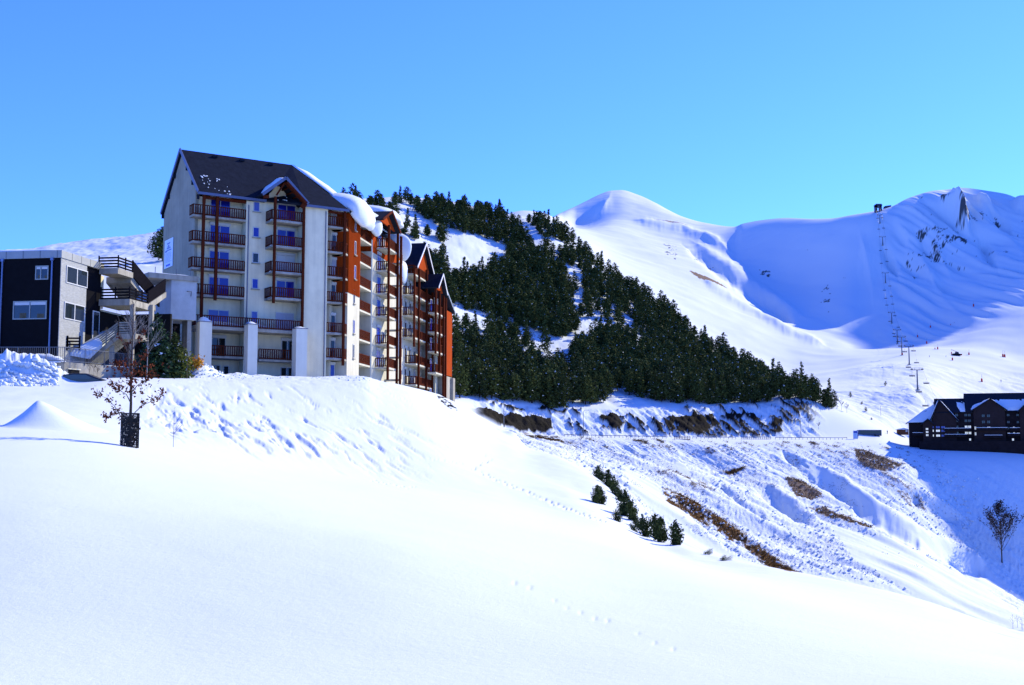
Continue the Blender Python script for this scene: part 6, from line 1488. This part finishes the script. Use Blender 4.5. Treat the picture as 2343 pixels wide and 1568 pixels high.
rail_run('guard_rail', 'thin guard rail along the road between footbridge and long railing', (1585, 1690), vr, .8, M['steel'], 9)
rail_run('guard_rail', 'thin guard rail along the road from the rock cut end to the bus', (1775, 1945), vr, .8, M['steel'], 9)
rail_run('railing', 'long grey railing where a group of walkers stands on the road', (1696, 1764), vr, 1.15, M['steel'], 4, 3)
# wooden footbridge
fb = empty('footbridge', G(1559, 1006, 9.0)); tag(fb, 'dark wooden viewing platform with railing beside the two walkers', 'platform'); pf = fb.location; L = 36 / F * pf.y
t = MB(); t.box(-L / 2, L / 2, -1.2, .8, -.35, 0); 
for x in np.linspace(-L / 2 + .3, L / 2 - .3, 4): t.bar((x, -1, -.3), (x, .6, -1.8), .15, .2)
o = t.build('deck', M['rail']); o.parent = fb
t = MB()
for z in (.35, .7, 1.1): t.bar((-L / 2, -1.15, z), (L / 2, -1.15, z), .06, .13)
for x in np.linspace(-L / 2, L / 2, 7): t.box(x - .07, x + .07, -1.2, -1.08, -.3, 1.15)
o = t.build('railing', M['rail']); o.parent = fb
# bus
pb_ = road(1994, 1000); bus = empty('bus', pb_ + Vector((0, 2, 0)), .12); tag(bus, 'dark blue coach parked on the road left of the chalet hotel', 'bus'); L = 56 / F * pb_.y; Hh = 15 / F * pb_.y
bb_ = mat('dark_blue_paint', (.02, .03, .07), .3, .5, noise=.1, nscale=2)
t = MB(); t.prism([(-L / 2, 0, .35), (-L / 2 - .1, 0, 1.2), (-L / 2 + .3, 0, Hh), (L / 2, 0, Hh), (L / 2, 0, .35)], (0, 2.5, 0)); o = t.build('body', bb_); o.parent = bus; md = o.modifiers.new('b', 'BEVEL'); md.width = .15; md.segments = 2
t = MB(); t.box(-L / 2 + .8, L / 2 - .3, -.012, 0, Hh * .48, Hh * .86); o = t.build('side_windows', M['glass_dark']); o.name = 'window_band'; o.parent = bus
t = MB(); t.box(-L / 2 + .5, L / 2, .1, 2.4, Hh + .002, Hh + .12); o = t.build('roof', M['white']); o.parent = bus
t = MB(); t.hexa([(-L / 2 - .16, .2, 1.2), (-L / 2 - .16, 2.3, 1.2), (-L / 2 - .05, 2.3, 1.2), (-L / 2 - .05, .2, 1.2)], [(-L / 2 + .2, .2, Hh - .3), (-L / 2 + .2, 2.3, Hh - .3), (-L / 2 + .28, 2.3, Hh - .3), (-L / 2 + .28, .2, Hh - .3)]); o = t.build('windscreen', M['glass']); o.parent = bus
for x in (-L / 2 + 2.2, L / 2 - 3):
    t = MB(); t.tube([(x, -.03, .45), (x, .3, .45)], .48, 14); o = t.build('wheel', M['dark']); o.parent = bus
# information board
pi_ = G(1956, 1005, 9.2); ib = empty('information_board', pi_ + Vector((0, -.5, 0))); tag(ib, 'tall blue and white information board in front of the coach', 'sign'); w_ = 10 / F * pi_.y; h_ = 19 / F * pi_.y
t = MB(); t.box(-w_ / 2, w_ / 2, -.08, .08, .1, h_); o = t.build('panel', mat('pale_blue_panel', (.30, .42, .65), .5, .3, noise=.2, nscale=.8)); o.parent = ib
t = MB(); t.box(-w_ / 2 + .15, w_ / 2 - .15, -.095, -.085, h_ * .72, h_ * .95); o = t.build('header', mat('deep_blue', (.02, .05, .30), .5, .3, noise=.1, nscale=2)); o.parent = ib
for x in (-w_ / 2 + .1, w_ / 2 - .1):
    t = MB(); t.box(x - .07, x + .07, .09, .2, -.5, h_); o = t.build('post', M['steel']); o.parent = ib
# hut by the hotel
ph_ = G(2069, 1000, 9.5) ; ph_.z = P(2069, 990, ph_.y).z; kt = empty('kiosk', ph_); tag(kt, 'small brown wooden kiosk with snowy roof left of the chalet hotel', 'kiosk'); w_ = 22 / F * ph_.y
t = MB(); t.box(-w_ / 2, w_ / 2, 0, 3, -1, 1.6); o = t.build('wall', mat('brown_planks', (.16, .06, .03), .8, .2, noise=.3, nscale=2)); o.parent = kt
t = MB(); t.prism([(-w_ / 2 - .3, -.4, 1.5), (0, -.4, 2.1), (w_ / 2 + .3, -.4, 1.5), (w_ / 2 + .3, -.4, 1.3), (-w_ / 2 - .3, -.4, 1.3)], (0, 3.8, 0)); o = t.build('roof', M['snow']); o.parent = kt
t = MB(); t.box(w_ * .2, w_ * .4, -.02, 0, .3, 1.2); o = t.build('window', M['frame']); o.parent = kt
for i, (u, vb, vt) in enumerate([(2015, 952, 929)]):
    p = G(u, vb, 13); r = MB(); r.tube([(0, 0, -.3), (0, 0, (vb - vt) / F * p.y)], .06, 5); o = r.build('pole', M['rail'], loc=p); tag(o, 'thin brown pole standing on the slope above the coach', 'pole')
# ---------------------------------------------------------------- chalet hotel
HY = 478.0; HS = HY / F
hp = P(2080, 1020, HY); HF = Frame((hp.x, hp.y), (.955, -.297))
ho = empty('chalet_hotel', (hp.x, hp.y, hp.z)); tag(ho, 'long dark timber chalet hotel in the shade with snowy steep roofs', 'building')
M['hwood'] = mat('dark_timber', (.016, .013, .015), .85, .2, noise=.4, nscale=.5); M['hwood2'] = mat('brown_timber', (.030, .021, .021), .85, .2, noise=.3, nscale=.5)
def ha(u): return HF.a_at(u, 0, 8)
def hz(v, a=0): return HF.z_at(v, a, 0)
def hpart(mb, name, m, parent=None): return apart(mb, name, m, parent, ho)
zb = hp.z - 3
L0, L1, L2, L3 = ha(2081), ha(2150), ha(2210), ha(2440)
D = -15
m_ = MB(); HF.box(m_, L0, L1, D + 2, -1.2, zb, hz(966, 0)); HF.box(m_, L1, L3, D, 0, zb, hz(944, L1)); hpart(m_, 'wall', M['hwood'])
zE1, zR1 = hz(944, L1), hz(911, L1)
zR2 = hz(899, L2)
rfm = MB()
def roofpair(m, a0, a1, zeF, zr, b0=.9, bm=-6.4, hip=0): 
    thick_face(m, [HF.w(a0, b0, zeF), HF.w(a1, b0, zeF), HF.w(a1, bm, zr), HF.w(a0 + hip, bm, zr)], .35)
    thick_face(m, [HF.w(a0, 2 * bm - b0, zeF), HF.w(a1, 2 * bm - b0, zeF), HF.w(a1, bm, zr), HF.w(a0 + hip, bm, zr)], .35)
roofpair(rfm, L1 - 1.5, L2 + 3, zE1, zR1); roofpair(rfm, L2, L3, zE1 + .3, zR2)
# low left wing, roof falling to the left
zW = hz(968, L0)
thick_face(rfm, [HF.w(L0 - 1.2, -.2, zW), HF.w(L1 + 1, -.2, zW + .2), HF.w(L1 + 1, -7.5, zR1 - 1.0), HF.w(L0 + 7, -7.5, hz(935, L0))], .3)
thick_face(rfm, [HF.w(L0 - 1.2, -.2, zW), HF.w(L0 + 7, -7.5, hz(935, L0)), HF.w(L0 - 1.2, -15, zW)], .3)
hr = hpart(rfm, 'roof', M['slate'])
def hgable(u0, um, u1, ve, vt, bf, deep, name='gable_front'):
    a0, am, a1 = ha(u0), ha(um), ha(u1); ze, zt2 = hz(ve, am), hz(vt, am); m = MB()
    m.prism([HF.w(a0 + .5, bf - .4, zb), HF.w(a1 - .5, bf - .4, zb), HF.w(a1 - .5, bf - .4, ze), HF.w(am, bf - .4, zt2 - .3), HF.w(a0 + .5, bf - .4, ze)], Vector((*HF.n, 0)) * -(bf + 1.5)); o = hpart(m, name, M['hwood2'])
    r = MB(); thick_face(r, [HF.w(a0 - .5, bf + .6, ze - .4), HF.w(am, bf + .6, zt2), HF.w(am, -deep, zt2), HF.w(a0 - .5, -deep, ze - .4)], .35); thick_face(r, [HF.w(a1 + .5, bf + .6, ze - .4), HF.w(am, bf + .6, zt2), HF.w(am, -deep, zt2), HF.w(a1 + .5, -deep, ze - .4)], .35); hpart(r, 'gable_roof', M['slate'], o)
    return a0, am, a1, ze, zt2
hg1 = hgable(2225, 2267, 2303, 937, 912, 2.2, 7); hg2 = hgable(2109, 2123, 2137, 969, 958, 1.5, 5); hg3 = hgable(2130, 2150, 2192, 962, 914, 1.0, 8)
hg4 = hgable(2330, 2362, 2392, 940, 912, 2.2, 7)
# windows: lit and pale ones, balcony strips
lit = bpy.data.materials.new('lit_window'); lit.use_nodes = True; bs = lit.node_tree.nodes['Principled BSDF']; bs.inputs['Base Color'].default_value = (.5, .5, .45, 1); bs.inputs['Emission Color'].default_value = (.85, .95, 1, 1); bs.inputs['Emission Strength'].default_value = .4
def hwin(u, v, w, h, b=.0, m='glass_dark', split=True):
    a = ha(u); z = hz(v, a); hw, hh_ = w * HS / 2, h * HS / 2; mb = MB()
    for (x0, x1, z0, z1) in [(-hw, hw, hh_ - .12, hh_), (-hw, hw, -hh_, -hh_ + .12), (-hw, -hw + .1, -hh_ + .12, hh_ - .12), (hw - .1, hw, -hh_ + .12, hh_ - .12)] + ([(-.06, .06, -hh_ + .12, hh_ - .12)] if split else []): HF.box(mb, a + x0, a + x1, b + .01, b + .1, z + z0, z + z1)
    o = hpart(mb, 'window', M['hwood2']); p = MB(); HF.box(p, a - hw + .1, a + hw - .1, b + .012, b + .05, z - hh_ + .12, z + hh_ - .12); hpart(p, 'pane', lit if m == 'lit' else M[m], o)
for u in (2166, 2178, 2190, 2211, 2219):
    for j, v in enumerate((950, 963, 977, 991)): hwin(u, v, 6.5, 6.5, 0, 'lit' if j >= 2 and u != 2190 else 'glass_dark')
for u in (2250, 2262):
    for v in (952, 966, 980): hwin(u, v, 7, 7, 1.82, 'lit' if (u, v) == (2262, 980) else 'glass_dark')
for u in (2231, 2320):
    for v in (980, 993): hwin(u, v, 4, 8, 0 if u > 2300 else 1.82, 'lit')
for u in (2308, 2330, 2341):
    for v in (950, 966, 980, 993): hwin(u, v, 6, 6, 0, 'lit' if v == 993 else 'glass_dark')
hwin(2219, 1006, 5, 6, 0, 'lit', False); hwin(2317, 1006, 5, 6, 0, 'lit', False)
for v in (982, 989, 996): hwin(2121, v, 6, 5.5, 1.12, 'lit')
for u in (2132, 2146, 2158):
    for v in (978, 986, 997): hwin(u, v, 9, 6, .62, 'lit' if v > 985 and u < 2150 or (u, v) == (2146, 997) else 'glass')
for (u0, u1, v, b) in [(2160, 2212, 1000, 0), (2232, 2304, 985, 1.85), (2250, 2292, 1002, 1.85), (2304, 2345, 998, 0), (2087, 2125, 996, -1.1), (2160, 2222, 986, 0), (2310, 2345, 985, 0)]:
    m = MB(); a0, a1 = ha(u0), ha(u1); z = hz(v, a0); HF.box(m, a0, a1, b + .01, b + 1.4, z - .15, z); HF.box(m, a0, a1, b + 1.32, b + 1.4, z, z + .95); o = hpart(m, 'balcony', M['hwood'])
    s = MB(); HF.box(s, a0 + .1, a1 - .1, b + 1.30, b + 1.42, z + .951, z + 1.12); hpart(s, 'snow', M['snow'], o)
# retaining wall under the hotel
m = MB(); HF.box(m, ha(2102), L3, .0, 6, zb - 2, hz(1010, 0)); tag(m.build('retaining_wall', M['hwood']), 'dark terrace wall at the foot of the chalet hotel', 'wall')
# snow on the hotel roofs
def hsnow(label, A, B, C_, D_, th, seed, nr=8, nc=16): return snow_slab('roof_snow', label, bil(A, B, C_, D_, nr, nc), th, seed)
up = .05
hsnow('snow on the long right part of the chalet hotel roof', HF.w(L2 + 4, -6.6, zR2 - .7), HF.w(L3, -6.6, zR2 - .7), HF.w(L3, .7, zE1 + .5), HF.w(L2 + 1, .7, zE1 + .5), .55, 1, 9, 30)
hsnow('snow on the middle part of the chalet hotel roof', HF.w(L1 + 5, -6.4, zR1 - .7), HF.w(L2 + 2.5, -6.8, zR1 - .5), HF.w(L2 + 2.5, .7, zE1 + .2), HF.w(L1 + 8, .7, zE1 + .2), .5, 2, 9, 18)
hsnow('snow on the low left wing roof of the chalet hotel', HF.w(L0 + 6.5, -7, hz(936, L0)), HF.w(L1 - 1, -7, zR1 - 1.8), HF.w(L1 - 2, -.3, zW + .35), HF.w(L0 - 1.0, -.3, zW + .15), .5, 3, 9, 16)
for (g_, d_, lb) in [(hg1, 6, 'large middle gable'), (hg3, 6, 'tall left gable')]:
    a0, am, a1, ze, zt2 = g_
    hsnow(f'snow on the left slope of the {lb} of the chalet hotel', HF.w(am - .1, -d_, zt2 - .05), HF.w(am - .1, 1.6, zt2 - .05), HF.w(a0 - .4, 1.6, ze - .3), HF.w(a0 - .4, -d_, ze - .3), .4, 4)
    hsnow(f'snow on the right slope of the {lb} of the chalet hotel', HF.w(am + .1, 1.6, zt2 - .05), HF.w(am + .1, -d_, zt2 - .05), HF.w(a1 + .4, -d_, ze - .3), HF.w(a1 + .4, 1.6, ze - .3), .4, 5)
